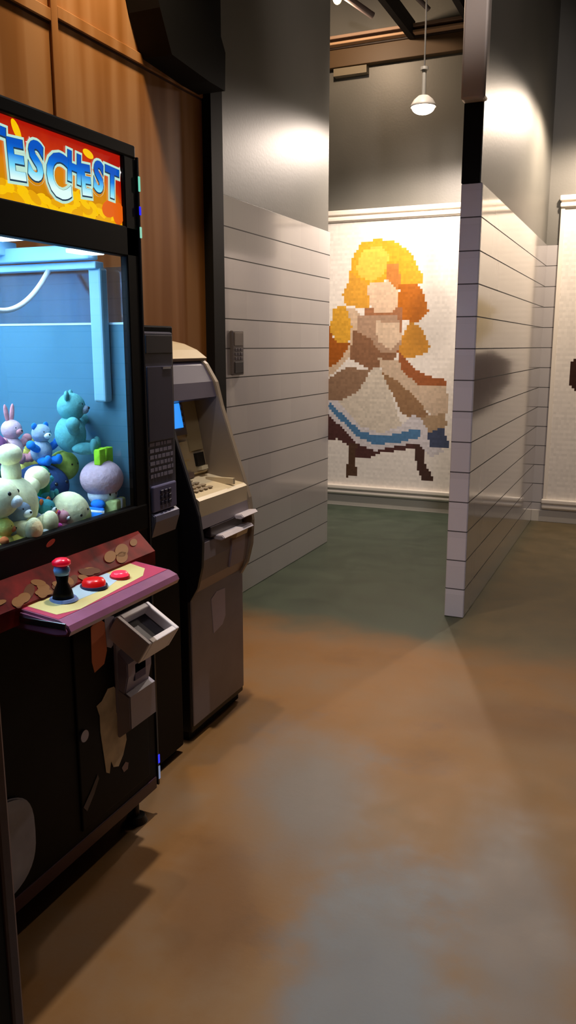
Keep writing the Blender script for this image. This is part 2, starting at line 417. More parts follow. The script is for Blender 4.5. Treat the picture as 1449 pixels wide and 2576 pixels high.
for i, (x, y, z) in enumerate(HALL):
    pendant((x, y, z + .02), ['added hall dome lamp over the open floor', 'hall dome lamp above the claw machine', 'added hall dome lamp behind the viewer'][i], 'dome lamps over the hall', es=3)
e = empty('unseen_spotlight', (TRACK[0], TRACK[1], TRACK[2]), 'added black spotlight aimed at the plywood wall', 'spotlight')  # housing for the added plywood wall light
d = (Vector((-2.22, 2.9, 2.1)) - Vector(TRACK)).normalized(); t0 = Vector(TRACK)
MB().cyl(t0 - d * .16, t0 - d * .015, .045, .055, caps=False).build('lamp_housing', BLACK, e)
MB().cyl(t0 - d * .1, (TRACK[0] - d.x * .1, TRACK[1], CEIL), .01).build('stem', BLACK, e)

e = empty('unseen_spotlight', POST, 'added black spotlight aimed at the grey square post', 'spotlight')  # housing for the added post light
d = (Vector((-.9, 4.35, 3.75)) - Vector(POST)).normalized(); t0 = Vector(POST)
MB().cyl(t0 - d * .16, t0 - d * .015, .045, .055, caps=False).build('lamp_housing', BLACK, e)
MB().cyl(t0 - d * .1, (POST[0] - d.x * .1, POST[1] - d.y * .1, CEIL), .01).build('stem', BLACK, e)
for (x, y, lab) in ((-1.55, 5.4, 'added downlight over the green corridor floor'), (.6, 5.2, 'added downlight over the room beyond the partition')):  # unseen fittings for the added fill lights
    e = empty('added_downlight', (x, y, CEIL), lab, 'lamp')
    MB().lathe([(.09, 0), (.10, -.012), (.085, -.02), (.075, -.004), (.07, -.001)], (x, y, CEIL)).build('trim_ring', WHITEP, e)
    MB().cyl((x, y, CEIL - .006), (x, y, CEIL - .001), .07).build('lens', mat('downlight_lens', lin(255, 235, 210), .4, emit=lin(255, 235, 210), es=3), e)

# ================================================================ MURALS on the far wall
POLY = [
 ('hlb', (168, 96, 40), [(-2.80,1.78),(-2.69,1.54),(-2.53,1.52),(-2.51,1.43),(-2.63,1.34),(-2.80,1.28)]),
 ('arm', (214, 188, 160), [(-2.63,1.86),(-2.48,1.82),(-2.42,1.71),(-2.47,1.57),(-2.55,1.39),(-2.66,1.28),(-2.80,1.19),(-2.80,1.27),(-2.63,1.37),(-2.55,1.52),(-2.53,1.68)]),
 ('hr', (190, 112, 40), [(-2.1,2.2),(-2.06,2.04),(-1.9,2.02),(-1.85,1.89),(-1.82,1.79),(-1.92,1.69),(-2.07,1.74),(-2.11,1.88),(-2.09,1.98)]),
 ('hr2', (206, 146, 60), [(-1.99,1.71),(-1.88,1.66),(-1.8,1.5),(-1.82,1.45),(-1.91,1.41),(-2.02,1.38),(-2.1,1.46),(-2.04,1.6)]),
 ('neck', (170, 118, 84), [(-2.40,1.84),(-2.05,1.84),(-2.05,1.62),(-2.40,1.62)]),
 ('ht', (230, 172, 56), [(-2.56,2.14),(-2.54,2.27),(-2.45,2.4),(-2.3,2.43),(-2.12,2.39),(-1.98,2.28),(-1.89,2.11),(-1.89,2.03),(-2.08,2.04),(-2.1,2.2),(-2.21,2.21),(-2.22,2.07),(-2.37,2.04),(-2.48,2.1)]),
 ('ht2', (238, 198, 86), [(-2.50,2.18),(-2.44,2.34),(-2.28,2.37),(-2.18,2.28),(-2.24,2.12),(-2.36,2.06),(-2.46,2.12)]),
 ('hl', (222, 164, 66), [(-2.56,2.15),(-2.37,2.04),(-2.33,1.89),(-2.37,1.83),(-2.59,1.86),(-2.63,1.96),(-2.58,2.03)]),
 ('hll', (222, 168, 62), [(-2.72,1.84),(-2.59,1.86),(-2.53,1.68),(-2.55,1.54),(-2.67,1.53),(-2.74,1.64)]),
 ('fringe', (204, 134, 70), [(-2.21,2.22),(-2.10,2.21),(-2.08,2.04),(-2.12,1.98),(-2.20,2.06)]),
 ('face', (226, 198, 170), [(-2.39,2.04),(-2.2,2.07),(-2.1,1.98),(-2.09,1.86),(-2.16,1.78),(-2.31,1.8),(-2.37,1.87)]),
 ('torso', (178, 148, 124), [(-2.48,1.78),(-2.1,1.78),(-2.06,1.53),(-2.13,1.39),(-2.36,1.38),(-2.49,1.54)]),
 ('td', (142, 104, 78), [(-2.51,1.64),(-2.36,1.57),(-2.24,1.43),(-2.1,1.43),(-2.15,1.31),(-2.35,1.29),(-2.55,1.39)]),
 ('chest', (220, 196, 170), [(-2.31,1.72),(-2.08,1.70),(-2.06,1.57),(-2.15,1.46),(-2.28,1.54)]),
 ('slb', (150, 120, 96), [(-2.80,1.17),(-2.59,1.3),(-2.34,1.29),(-2.45,1.08),(-2.62,0.99),(-2.80,0.99)]),
 ('st', (206, 184, 160), [(-2.28,1.39),(-2.06,1.36),(-1.9,1.19),(-1.63,1.16),(-1.62,0.91),(-1.77,0.89),(-1.97,1.08),(-2.2,1.22)]),
 ('bow', (158, 94, 56), [(-2.1,1.48),(-1.91,1.29),(-1.82,1.24),(-1.62,1.2),(-1.65,1.16),(-1.9,1.16),(-2.05,1.29)]),
 ('sb', (152, 118, 86), [(-2.26,1.27),(-2.09,1.19),(-1.9,1.03),(-1.77,0.87),(-1.84,0.8),(-2.04,0.9),(-2.14,1.09)]),
 ('under', (84, 56, 54), [(-2.80,0.90),(-2.62,0.78),(-2.46,0.62),(-2.28,0.55),(-2.07,0.61),(-1.85,0.69),(-1.84,0.6),(-2.07,0.55),(-2.22,0.53),(-2.36,0.46),(-2.46,0.47),(-2.54,0.58),(-2.66,0.64),(-2.80,0.61)]),
 ('bw', (214, 210, 214), [(-2.80,1.01),(-2.66,0.99),(-2.44,0.77),(-2.23,0.71),(-2.04,0.79),(-1.93,0.9),(-1.85,0.85),(-1.74,0.66),(-1.63,0.57),(-1.75,0.51),(-1.87,0.63),(-2.07,0.6),(-2.28,0.54),(-2.46,0.6),(-2.62,0.75),(-2.80,0.90)]),
 ('apron', (216, 206, 190), [(-2.32,1.3),(-2.26,1.3),(-2.14,1.09),(-2.08,0.89),(-2.03,0.79),(-2.23,0.71),(-2.44,0.77),(-2.66,0.99),(-2.47,1.08)]),
 ('bb', (84, 128, 170), [(-2.74,0.99),(-2.58,0.84),(-2.42,0.72),(-2.26,0.68),(-2.07,0.71),(-1.93,0.76),(-1.85,0.74),(-1.85,0.69),(-2.05,0.63),(-2.28,0.6),(-2.46,0.67),(-2.61,0.8),(-2.76,0.95)]),
 ('hb', (72, 82, 108), [(-1.8,0.73),(-1.67,0.82),(-1.6,0.66),(-1.59,0.59),(-1.76,0.6)]),
 ('sr', (176, 150, 120), [(-1.86,0.87),(-1.64,0.91),(-1.62,0.8),(-1.78,0.73)]),
 ('ll', (88, 66, 52), [(-2.54,0.61),(-2.46,0.59),(-2.48,0.45),(-2.45,0.29),(-2.57,0.28),(-2.55,0.43)]),
 ('lr', (72, 50, 44), [(-1.92,0.63),(-1.83,0.6),(-1.8,0.43),(-1.73,0.33),(-1.74,0.28),(-1.82,0.29),(-1.87,0.38),(-1.9,0.5)]),
]
POLY2 = [
 ('a', (60, 40, 34), [(-.62,1.36),(-.45,1.46),(-.1,1.40),(.05,1.1),(-.2,.8),(-.42,.95),(-.60,1.18)]),
 ('b', (204, 188, 150), [(-.45,1.82),(-.2,1.95),(.1,1.85),(.1,1.5),(-.25,1.46),(-.42,1.6)]),
 ('c', (84, 128, 170), [(-.2,.8),(.4,.8),(.5,.6),(-.1,.55)]),
 ('d', (170, 110, 60), [(.05,1.4),(.5,1.3),(.6,.9),(.1,.9)]),
]
def inside(x, z, P):
    r = False; j = len(P) - 1
    for i in range(len(P)):
        if (P[i][1] > z) != (P[j][1] > z) and x < (P[j][0] - P[i][0]) * (z - P[i][1]) / (P[j][1] - P[i][1]) + P[i][0]: r = not r
        j = i
    return r
M_mosaic = vcol_mat('glazed_mosaic', .22)
def mosaic(x0, x1, z0, z1, polys, parent, q=.022):
    bm = bmesh.new(); cl = bm.loops.layers.float_color.new('Col')
    nx = int((x1 - x0) / q); nz = int((z1 - z0) / q); R = random.Random(3)
    y = FARY - .03
    mx_, mz_ = (x1 - x0) / nx, (z1 - z0) / nz
    vs = [[bm.verts.new((x0 + i * mx_, y, z0 + j * mz_)) for j in range(nz + 1)] for i in range(nx + 1)]
    for i in range(nx):
        for j in range(nz):
            f = bm.faces.new([vs[i][j], vs[i + 1][j], vs[i + 1][j + 1], vs[i][j + 1]])
            cx, cz = x0 + (i + .5) * mx_, z0 + (j + .5) * mz_
            c = (240, 234, 226)
            for nm, col, P in polys:
                if inside(cx, cz, P): c = col
            k = R.uniform(.95, 1.04) if c != (240, 234, 226) else R.uniform(.97, 1.02)
            k *= .98 if j % 2 else 1.0
            c = lin(*[max(0, min(255, v * k)) for v in c])
            for l in f.loops: l[cl] = (c[0], c[1], c[2], 1)
    me = bpy.data.meshes.new('mosaic_picture'); bm.to_mesh(me); bm.free(); me.materials.append(M_mosaic)
    # byte colour layers are stored as linear values here
    o = bpy.data.objects.new('mosaic_picture', me); C.objects.link(o); o.parent = parent
    o.matrix_parent_inverse = parent_world(parent).inverted()
    return o
def mural(x0, x1, polys, label):
    e = empty('mosaic_mural', ((x0 + x1) / 2, FARY, .12), label, 'mural')
    zb, zt = .205, 2.585
    mosaic(x0, x1, zb, zt, polys, e)
    MB().box(x0, x1, FARY - .029, FARY - .001, zb, zt).build('backing_board', mat('mural_back', lin(210, 204, 196), .5), e)
    for nm, a, b2 in (('top_moulding', zt, 2.685), ('bottom_moulding', .115, zb)):
        h = (b2 - a)
        MB().box(x0 - .02, x1 + .02, FARY - .045, FARY - .001, a, b2, .003, 1).box(x0 - .03, x1 + .03, FARY - .068, FARY - .001, a + h * .56, b2, .01, 3).box(x0 - .025, x1 + .025, FARY - .06, FARY - .001, a + h * .08, a + h * .44, .01, 3).build(nm, CREAM_TRIM, e)
    for a in (x0 - .02, x1 - .012):
        MB().box(a, a + .032, FARY - .04, FARY - .001, zb, zt, .003, 1).build('side_moulding', CREAM_TRIM, e)
    return e
mural(-3.25, -1.13, POLY, 'framed white mosaic mural of a golden haired figure in an apron dress')
mural(-.74, 1.35, POLY2, 'framed white mosaic mural beyond the partition with a dark patch')
structure(MB().box(-6, -.957, FARY - .022, FARY - .0125, 0, .10, .002, 1).build('baseboard_far', mat('cream_base', lin(214, 208, 196), .3)), 'cream base course under the mural')
structure(MB().box(-.85, 4, FARY - .022, FARY - .0125, 0, .10, .002, 1).build('baseboard_right', MATS['cream_base']), 'cream base course beyond the partition')

# small control box on the left wall
e = empty('wall_intercom', (LX, 4.27, 1.34), 'slim grey and black intercom on the white block wall', 'intercom')
MB().box(LX + .001, LX + .022, 4.20, 4.335, 1.335, 1.585, .005).build('housing', mat('intercom_grey', lin(92, 84, 84), .45), e)
MB().box(LX + .02, LX + .026, 4.215, 4.32, 1.50, 1.575, .003).build('display', mat('intercom_display', lin(112, 102, 96), .2), e)
MB().box(LX + .02, LX + .027, 4.215, 4.32, 1.345, 1.41, .003).build('speaker_grille', mat('intercom_dark', lin(36, 30, 34), .6), e)
for i in range(3):
    for j in range(3):
        MB().box(LX + .02, LX + .026, 4.222 + i * .034, 4.246 + i * .034, 1.420 + j * .025, 1.437 + j * .025, .002).build('key', mat('intercom_key', lin(74, 68, 78), .5), e)

# ================================================================ CLAW MACHINE
CX = -1.36; CB = -2.19; Y0 = .98; Y1 = 2.05; CT = 2.045
cm = empty('claw_machine', ((CX + CB) / 2, (Y0 + Y1) / 2, 0), 'tall black claw machine with glowing gold marquee and blue lit prize bin', 'claw machine')
def part(mb, name, m, parent=cm, smooth=False): return mb.build(name, m, parent, smooth)
part(MB().box(CB, CX, Y0, Y1, .09, .86, .008), 'lower_cabinet', BLACK)
part(MB().box(CB, CX - .005, Y0, Y1, .86, .965), 'middle_cabinet', BLACK)
part(MB().box(CB, CX, Y0, Y1, 2.008, CT, .006), 'roof', BLACK)
part(MB().box(CB, CX - .03, Y0 + .01, Y1 - .01, 1.815, 2.008), 'marquee_box', BLACK)
part(MB().box(CX - .03, CX, Y0, Y1, 1.745, 1.825, .004), 'upper_frame', BLACK)
part(MB().box(CX - .03, CX + .002, Y0, Y1, .955, 1.035, .006), 'lower_frame', BLACK)
for y0, y1 in ((Y0, Y0 + .055), (Y1 - .06, Y1)):
    part(MB().box(CX - .024, CX, y0, y1, .86, 2.01, .004), 'front_post', BLACK)
for y0, y1 in ((Y0, Y0 + .04), (Y1 - .04, Y1)):
    part(MB().box(CB, CB + .05, y0, y1, .86, 2.01), 'rear_post', BLACK)
part(MB().box(CX - .012, CX - .006, Y0 + .055, Y1 - .06, 1.03, 1.75), 'front_glass', GLASS)
part(MB().box(CB + .05, CX - .026, Y1 - .035, Y1 - .03, 1.565, 1.72), 'side_glass', SIDEGLASS)
ACRY = mat('blue_side_panel', lin(74, 118, 140), .14, spec=.6, coat=.4)
part(MB().box(CB + .05, CX - .026, Y1 - .045, Y1 - .036, .965, 1.560), 'side_panel', ACRY)
part(MB().box(CB + .05, CX - .026, Y1 - .047, Y1 - .034, 1.560, 1.566), 'side_panel_edge', mat('panel_edge', lin(190, 220, 240), .2))
part(MB().box(CB, CB + .012, Y0, Y1, .96, 1.815), 'back_panel', mat('interior_blue', lin(120, 180, 215), .4))
part(MB().box(CB, CX - .03, Y0, Y0 + .012, .96, 1.815), 'near_side_panel', MATS['interior_blue'])
part(MB().box(CB, CX - .03, Y0 + .01, Y1 - .03, .955, .975), 'prize_floor', mat('bin_floor', lin(90, 110, 130), .6))
part(MB().box(CX - .118, CX - .076, Y1 - .085, Y1 - .05, 1.34, 1.715, .006), 'corner_rail', mat('pale_blue_rail', lin(130, 180, 205), .35))
# ceiling of the bin with gantry rails and tubes
part(MB().box(CB, CX - .03, Y0, Y1 - .03, 1.808, 1.816), 'bin_ceiling', mat('bin_white', lin(190, 215, 230), .5))
gr = part(MB().box(CB + .05, CX - .08, Y1 - .13, Y1 - .085, 1.735, 1.775, .004).box(CB + .05, CX - .08, Y1 - .10, Y1 - .06, 1.712, 1.732, .003), 'gantry_rail', mat('gantry_blue', lin(150, 200, 235), .3))
part(MB().box(CB + .05, CX - .08, Y0 + .06, Y0 + .10, 1.735, 1.775, .004), 'gantry_rail', mat('gantry_blue', (0, 0, 0, 1)))
part(MB().box(-1.80, -1.73, Y0 + .06, Y1 - .08, 1.755, 1.795, .004), 'gantry_beam', MATS['gantry_blue'])
for x0, x1 in ((-1.72, -1.62), (-1.50, -1.41)):
    part(MB().box(x0, x1, Y0 + .1, Y1 - .15, 1.790, 1.806, .004), 'light_tube', mat('tube_glow', lin(230, 245, 255), .4, emit=lin(215, 240, 255), es=3.0))
part(MB().box(-1.46, -1.40, Y1 - .20, Y1 - .11, 1.745, 1.755, .002), 'light_tube', MATS['tube_glow'])
# slack cable: hangs in a loop from the rail
pts = []
ya, za, yb, zb_ = 1.42, 1.70, 1.90, 1.735
for i in range(25):
    t = i / 24; u = 2 * t - 1
    pts.append((-1.60, 1.545 + .40 * t, 1.592 + .118 * u * u))
part(MB().tube(pts, .0075), 'slack_cable', mat('cable_white', lin(200, 205, 215), .5), smooth=True)
# the claw itself, parked over the near end of the bin
cl = part(MB().box(-1.83, -1.70, 1.10, 1.24, 1.69, 1.755, .008), 'claw_carriage', STEEL)
part(MB().cyl((-1.765, 1.17, 1.69), (-1.765, 1.17, 1.52), .006).cyl((-1.765, 1.17, 1.53), (-1.765, 1.17, 1.44), .035, seg=20), 'claw_body', STEEL, cl)
for k in range(3):
    a = 2 * PI * k / 3
    P = [(-1.765 + math.cos(a) * r, 1.17 + math.sin(a) * r, z) for r, z in ((.02, 1.45), (.075, 1.42), (.10, 1.36), (.07, 1.30), (.03, 1.27))]
    part(MB().tube(P, .007, 8), 'claw_finger', STEEL, cl)

# marquee artwork -------------------------------------------------
def emis_ramp_mat(name, fn):
    m = bpy.data.materials.new(name); m.use_nodes = True
    n = m.node_tree.nodes; L = m.node_tree.links; b = n['Principled BSDF']
    b.inputs['Base Color'].default_value = (.02, .02, .02, 1); b.inputs['Roughness'].default_value = .25
    g = n.new('ShaderNodeNewGeometry'); s = n.new('ShaderNodeSeparateXYZ'); L.new(g.outputs['Position'], s.inputs[0])
    col, st = fn(n, L, s, g)
    L.new(col, b.inputs['Emission Color']); b.inputs['Emission Strength'].default_value = st
    return m
def bg_fn(n, L, s, g):
    t = n.new('ShaderNodeTexNoise'); t.inputs['Scale'].default_value = 22; t.inputs['Detail'].default_value = 3; L.new(g.outputs['Position'], t.inputs['Vector'])
    f = math_node(n, L, 'DIVIDE', math_node(n, L, 'SUBTRACT', s.outputs[2], 1.82), .185)
    # red corner band at the far end
    e1 = math_node(n, L, 'MULTIPLY', math_node(n, L, 'MAXIMUM', math_node(n, L, 'SUBTRACT', s.outputs[1], 1.91), 0), 5.0)
    f = math_node(n, L, 'ADD', f, e1)
    f = math_node(n, L, 'ADD', f, math_node(n, L, 'MULTIPLY', math_node(n, L, 'SUBTRACT', t.outputs['Fac'], .5), .25))
    r = ramp(n, [(.0, lin(150, 78, 0)), (.25, lin(206, 136, 0)), (.55, lin(214, 126, 10)), (.75, lin(196, 50, 6)), (1, lin(170, 22, 8))]); L.new(f, r.inputs[0])
    return r.outputs[0], 1.0
def let_fn(n, L, s, g):
    f = math_node(n, L, 'DIVIDE', math_node(n, L, 'SUBTRACT', s.outputs[2], 1.877), .075)
    r = ramp(n, [(0, lin(225, 255, 250)), (.35, lin(120, 220, 250)), (.7, lin(0, 120, 226)), (1, lin(0, 82, 190))]); L.new(f, r.inputs[0])
    return r.outputs[0], 1.0
M_bg = emis_ramp_mat('marquee_print', bg_fn); M_let = emis_ramp_mat('letter_print', let_fn)
def emi(name, c, s=1.0): return mat(name, (.02, .02, .02, 1), .3, emit=lin(*c), es=s)
MY0, MY1, MZ0, MZ1 = Y0 + .03, 2.015, 1.822, 2.008
mq = part(MB().box(CX - .03, CX - .012, MY0, MY1, MZ0, MZ1), 'marquee_panel', M_bg)
def oval(bm, y, z, ry, rz, rot, x, n_=18, th=.0006):
    lo = []; hi = []
    for k in range(n_):
        a = 2 * PI * k / n_
        u, v = ry * math.cos(a), rz * math.sin(a)
        yy, zz = y + u * math.cos(rot) - v * math.sin(rot), z + u * math.sin(rot) + v * math.cos(rot)
        lo.append(bm.verts.new((x, yy, zz))); hi.append(bm.verts.new((x + th, yy, zz)))
    bm.faces.new(hi); bm.faces.new(list(reversed(lo)))
    for k in range(n_): bm.faces.new([lo[k], lo[(k + 1) % n_], hi[(k + 1) % n_], hi[k]])
R = random.Random(11)
cA, cB, cR = MB(), MB(), MB()
x = CX - .0119
y = MY0 + .02
while y < MY1 - .03:
    top = 1.846 + .022 * abs(math.sin(y * 9 + .5)) + (.02 if 1.72 < y < 1.84 else 0)
    z = MZ0 + .01
    while z < top:
        q = R.choice((cA, cB)); oval(q.bm, y + R.uniform(-.01, .01), z, R.uniform(.018, .028), R.uniform(.008, .012), R.uniform(-.5, .5), x + R.uniform(0, .0012))
        z += .013
    y += .026
for yy, zz, a, rot in ((1.584, 1.985, .024, -1.0), (1.849, 1.985, .022, -.2), (1.30, 1.985, .022, .6), (1.12, 1.98, .022, -.4)):
    oval(cA.bm, yy, zz, a, a * .45, rot, x)
part(cA, 'gold_coins', emi('coin_yellow', (250, 196, 0)), mq); part(cB, 'gold_coins', emi('coin_amber', (232, 164, 0)), mq)
st = MB()
for yy, zz in ((1.625, 1.965), (1.90, 1.968), (1.985, 1.965), (1.497, 1.975), (1.2, 1.97)):
    P = []
    for k in range(8):
        a = PI * k / 4; r_ = .014 if k % 2 == 0 else .0035
        P.append((yy + r_ * math.cos(a), zz + r_ * math.sin(a)))
    st.prism(P, x + .0012, x + .002, 'X')
part(st, 'sparkle', emi('sparkle_white', (255, 235, 245), 1.2), mq)
o = MB(); oval(o.bm, 1.93, 1.862, .034, .022, .3, x + .0012); oval(o.bm, 1.97, 1.855, .025, .03, -.3, x + .0016); part(o, 'red_gems', emi('gem_orange', (226, 96, 16)), mq)

def letter(ch, y, z, size, rot, off, xo, m, wid=1.0, parent=None, ext=.0005):
    cu = bpy.data.curves.new('letter', 'FONT'); cu.body = ch; cu.size = size; cu.align_x = 'CENTER'; cu.align_y = 'CENTER'
    cu.offset = off; cu.extrude = ext; cu.resolution_u = 4
    t = bpy.data.objects.new('letter', cu); C.objects.link(t)
    dg = bpy.context.evaluated_depsgraph_get(); me = bpy.data.meshes.new_from_object(t.evaluated_get(dg))
    bpy.data.objects.remove(t); bpy.data.curves.remove(cu)
    # text plane: local x -> +Y, local y -> +Z, normal -> +X
    M = Matrix(((0, 0, 1, xo), (1, 0, 0, y), (0, 1, 0, z), (0, 0, 0, 1))) @ Matrix.Rotation(rot, 4, 'Z') @ Matrix.Diagonal((wid, 1, 1, 1))
    me.transform(M); me.materials.clear(); me.materials.append(m)
    return me
def join(meshes, name, m, parent):
    bm = bmesh.new()
    for me in meshes:
        bm.from_mesh(me); bpy.data.meshes.remove(me)
    nm = bpy.data.meshes.new(name); bm.to_mesh(nm); bm.free(); nm.materials.append(m)
    o = bpy.data.objects.new(name, nm); C.objects.link(o); o.parent = parent
    o.matrix_parent_inverse = parent_world(parent).inverted(); return o
WORD = [('P', 1.125, 1.92, .125, .1, 1), ('I', 1.185, 1.93, .10, .1, 1), ('R', 1.245, 1.925, .10, .05, 1), ('A', 1.33, 1.922, .105, 0, 1), ('A', 1.42, 1.925, .10, .05, 1)]
WORD = [('P', 1.135, 1.915, .13, .1, 1), ('I', 1.205, 1.93, .095, .1, 1), ('R', 1.275, 1.925, .10, .05, 1), ('A', 1.375, 1.922, .105, 0, 1),
        ('T', 1.50, 1.930, .105, -.05, 1.1), ('E', 1.572, 1.912, .105, .06, .95), ('S', 1.640, 1.922, .105, -.12, .95),
        ('C', 1.722, 1.902, .125, .05, .92), ('H', 1.784, 1.934, .085, -.08, .8), ('E', 1.829, 1.912, .088, .06, .8), ('S', 1.884, 1.930, .09, -.1, .85), ('T', 1.944, 1.925, .092, -.06, .9)]
outl = emi('letter_halo', (190, 232, 214), .95); navy = emi('letter_shadow', (40, 70, 96), .7)
join([letter(c, y, z, s * 1.13, r, .0125, x + .0026, outl, w_) for c, y, z, s, r, w_ in WORD], 'lettering_outline', outl, mq)
join([letter(c, y + .0, z, s * 1.13, r, .0065, x + .0038, navy, w_) for c, y, z, s, r, w_ in WORD], 'lettering_shadow', navy, mq)
for c, y, z, s, r, w_ in WORD:
    me = letter(c, y - .001, z + .0015, s * 1.13, r, .0042, x + .0050, M_let, w_)
    o = bpy.data.objects.new('letter', me); C.objects.link(o); o.parent = mq; o.matrix_parent_inverse = parent_world(mq).inverted()
# colour changing light strip down the front corner
sp = part(MB().box(CX - .004, CX + .004, Y1 - .001, Y1 + .007, .10, CT - .03, .001, 1), 'light_strip', mat('strip_body', lin(40, 40, 46), .2))
for z0, z1, c in ((1.925, 1.965, (120, 220, 190)), (1.862, 1.885, (40, 40, 255)), (1.80, 1.83, (150, 220, 190)), (.175, .205, (50, 60, 255)), (.12, .165, (120, 130, 160))):
    part(MB().box(CX + .001, CX + .0065, Y1 + .001, Y1 + .009, z0, z1, .001, 1), 'light_diode', emi('diode_%d' % int(z0 * 1000), c, .9), sp)

# printed apron under the glass: treasure artwork (plain red and gold shapes)
ap = part(MB().prism([(CX - .004, .96), (CX + .003, .96), (-1.300, .905), (-1.300, .862), (CX - .004, .84)], Y0 + .03, Y1 - .06, 'Y', .002), 'artwork_panel', mat('art_red', lin(116, 22, 20), .5, spec=.15, noise=.7, nscale=11))
gA, gB = MB(), MB()
R = random.Random(5)
for k in range(34):
    oval((gA if k % 2 else gB).bm, R.uniform(1.05, 1.72), .872 + R.uniform(0, .035) * R.random(), R.uniform(.012, .03), R.uniform(.006, .014), R.uniform(-.6, .6), CX + .001 + .0005 * R.random())
slopeM = Matrix.Translation((CX + .003, 0, .96)) @ Matrix.Rotation(math.radians(-47), 4, 'Y') @ Matrix.Translation((-CX - .001, 0, -.945))
for yy, zz, a in ((1.80, .90, .03), (1.86, .905, .035), (1.93, .915, .02), (1.84, .885, .03)):
    oval(gA.bm, yy, zz, a, a * .5, .3, CX + .0016)
gA.xf(slopeM); gB.xf(slopeM)
part(gA, 'printed_coins', mat('coin_print', lin(140, 92, 48), .5, spec=.2), ap); part(gB, 'printed_coins', mat('coin_print_dark', lin(98, 52, 24), .5, spec=.2), ap)
oo = MB(); oval(oo.bm, 1.60, 1.01, .018, .007, .3, CX + .0025); part(oo, 'sticker', mat('sticker_red', lin(190, 60, 40), .5))

# control panel --------------------------------------------------
PY0, PY1 = 1.41, 1.895
cpan = part(MB().prism([(CX - .01, .905), (-1.19, .885), (-1.165, .875), (-1.158, .862), (-1.165, .850), (-1.20, .845), (CX - .01, .85)], PY0, PY1, 'Y', .006), 'control_panel', mat('panel_plum', lin(150, 92, 120), .22, noise=.2, nscale=6, coat=.3))
def slope(x): return .905 + (x - (CX - .01)) * (.885 - .905) / (-1.19 - (CX - .01))
def flat(name, P, m, h=.001, parent=None):
    b = MB(); lo = [b.bm.verts.new((px, py, slope(px) + .0003)) for px, py in P]; hi = [b.bm.verts.new((px, py, slope(px) + h)) for px, py in P]
    b.bm.faces.new(hi); b.bm.faces.new(list(reversed(lo)))
    for k in range(len(P)): b.bm.faces.new([lo[k], lo[(k + 1) % len(P)], hi[(k + 1) % len(P)], hi[k]])
    return part(b, name, m, parent or cpan)
flat('printed_border', [(-1.35, PY0 + .01), (-1.195, PY0 + .01), (-1.195, PY1 - .01), (-1.35, PY1 - .01)], mat('print_crimson', lin(190, 70, 96), .3), .0008)
flat('printed_band', [(-1.318, PY0 + .028), (-1.215, PY0 + .028), (-1.195, PY0 + .09), (-1.215, PY1 - .10), (-1.245, PY1 - .045), (-1.335, PY1 - .03), (-1.318, PY1 - .14)], mat('print_cream', lin(226, 208, 140), .3), .0014)
flat('printed_swirl', [(-1.305, 1.52), (-1.235, 1.52), (-1.232, 1.66), (-1.25, 1.74), (-1.30, 1.75)], mat('print_pale_blue', lin(190, 214, 226), .3), .0018)
part(MB().box(-1.35, -1.168, PY0 - .0015, PY0 + .004, .866, .882, .002), 'chrome_edge', STEEL, cpan)
# joystick
jx, jy = -1.265, 1.525; jz = slope(jx)
js = part(MB().cyl((jx, jy, jz), (jx, jy, jz + .006), .036, .032), 'joystick', mat('joy_plate', lin(120, 140, 190), .3), cpan)
js2 = js
MB().cyl((jx, jy, jz + .005), (jx, jy, jz + .10), .009).build('stick_shaft', BLACK, js)
# sub-part depth limit reached: boot, grip and button belong to the joystick column
part(MB().lathe([(.0, .0), (.026, .002), (.022, .02), (.013, .04), (.017, .062), (.0, .065)], (jx, jy, jz + .004)), 'stick_boot', BLACK, js, True)
def btn(name, px, py, r, m, h=.016, ring=None):
    z = slope(px)
    b = part(MB().cyl((px, py, z), (px, py, z + .007), r * 1.22, r * 1.15), name, ring or BLACK, cpan)
    part(MB().lathe([(r, .0), (r, h * .6), (r * .85, h), (r * .4, h * 1.15), (0.0001, h * 1.2)], (px, py, z + .004)), 'button_cap', m, b, True)
M_red = mat('red_button', lin(200, 22, 24), .25, emit=lin(220, 16, 18), es=.35)
M_red2 = mat('lit_red_button', lin(230, 40, 60), .25, emit=lin(255, 50, 80), es=1.0)
btn('push_button', -1.262, 1.642, .030, M_red, .018, mat('ring_navy', lin(50, 60, 90), .3))
btn('push_button', -1.255, 1.745, .023, M_red2, .012, mat('ring_red', lin(190, 40, 50), .3))
part(MB().lathe([(.0001, .0), (.018, .004), (.020, .016), (.016, .028), (.0001, .030)], (jx, jy, jz + .060)), 'joystick_top', mat('joy_blue_band', lin(110, 170, 230), .2), cpan, True)
part(MB().lathe([(.014, -.004), (.022, .0), (.022, .008), (.014, .014), (.0001, .016)], (jx, jy, jz + .090)), 'joystick_button', mat('joy_red', lin(210, 20, 50), .25, emit=lin(220, 10, 40), es=.3), cpan, True)
# lower front: door, stickers, card reader, prize door, levellers
part(MB().box(CX - .002, CX + .006, 1.66, 2.0, .16, .78, .004), 'coin_door', mat('door_black', lin(7, 7, 9), .5, spec=.12))
def sticker(P, m, x0, parent=cm, nm='sticker'): return part(MB().prism(P, x0, x0 + .0012, 'X'), nm, m, parent)
sticker([(1.738, .74), (1.775, .755), (1.80, .735), (1.805, .65), (1.79, .615), (1.745, .605), (1.735, .64)], mat('sticker_orange', lin(235, 140, 100), .6), CX + .006)
sticker([(1.80, .752), (1.845, .74), (1.85, .665), (1.825, .65), (1.806, .66)], mat('sticker_grey', lin(200, 192, 212), .5), CX + .0062)
pp = [(1.745, .505), (1.77, .51), (1.80, .535), (1.83, .53), (1.85, .50), (1.848, .44), (1.862, .415), (1.875, .40), (1.88, .34), (1.86, .30), (1.835, .275), (1.81, .285), (1.80, .31), (1.79, .275), (1.775, .285), (1.768, .34), (1.757, .42), (1.757, .47)]
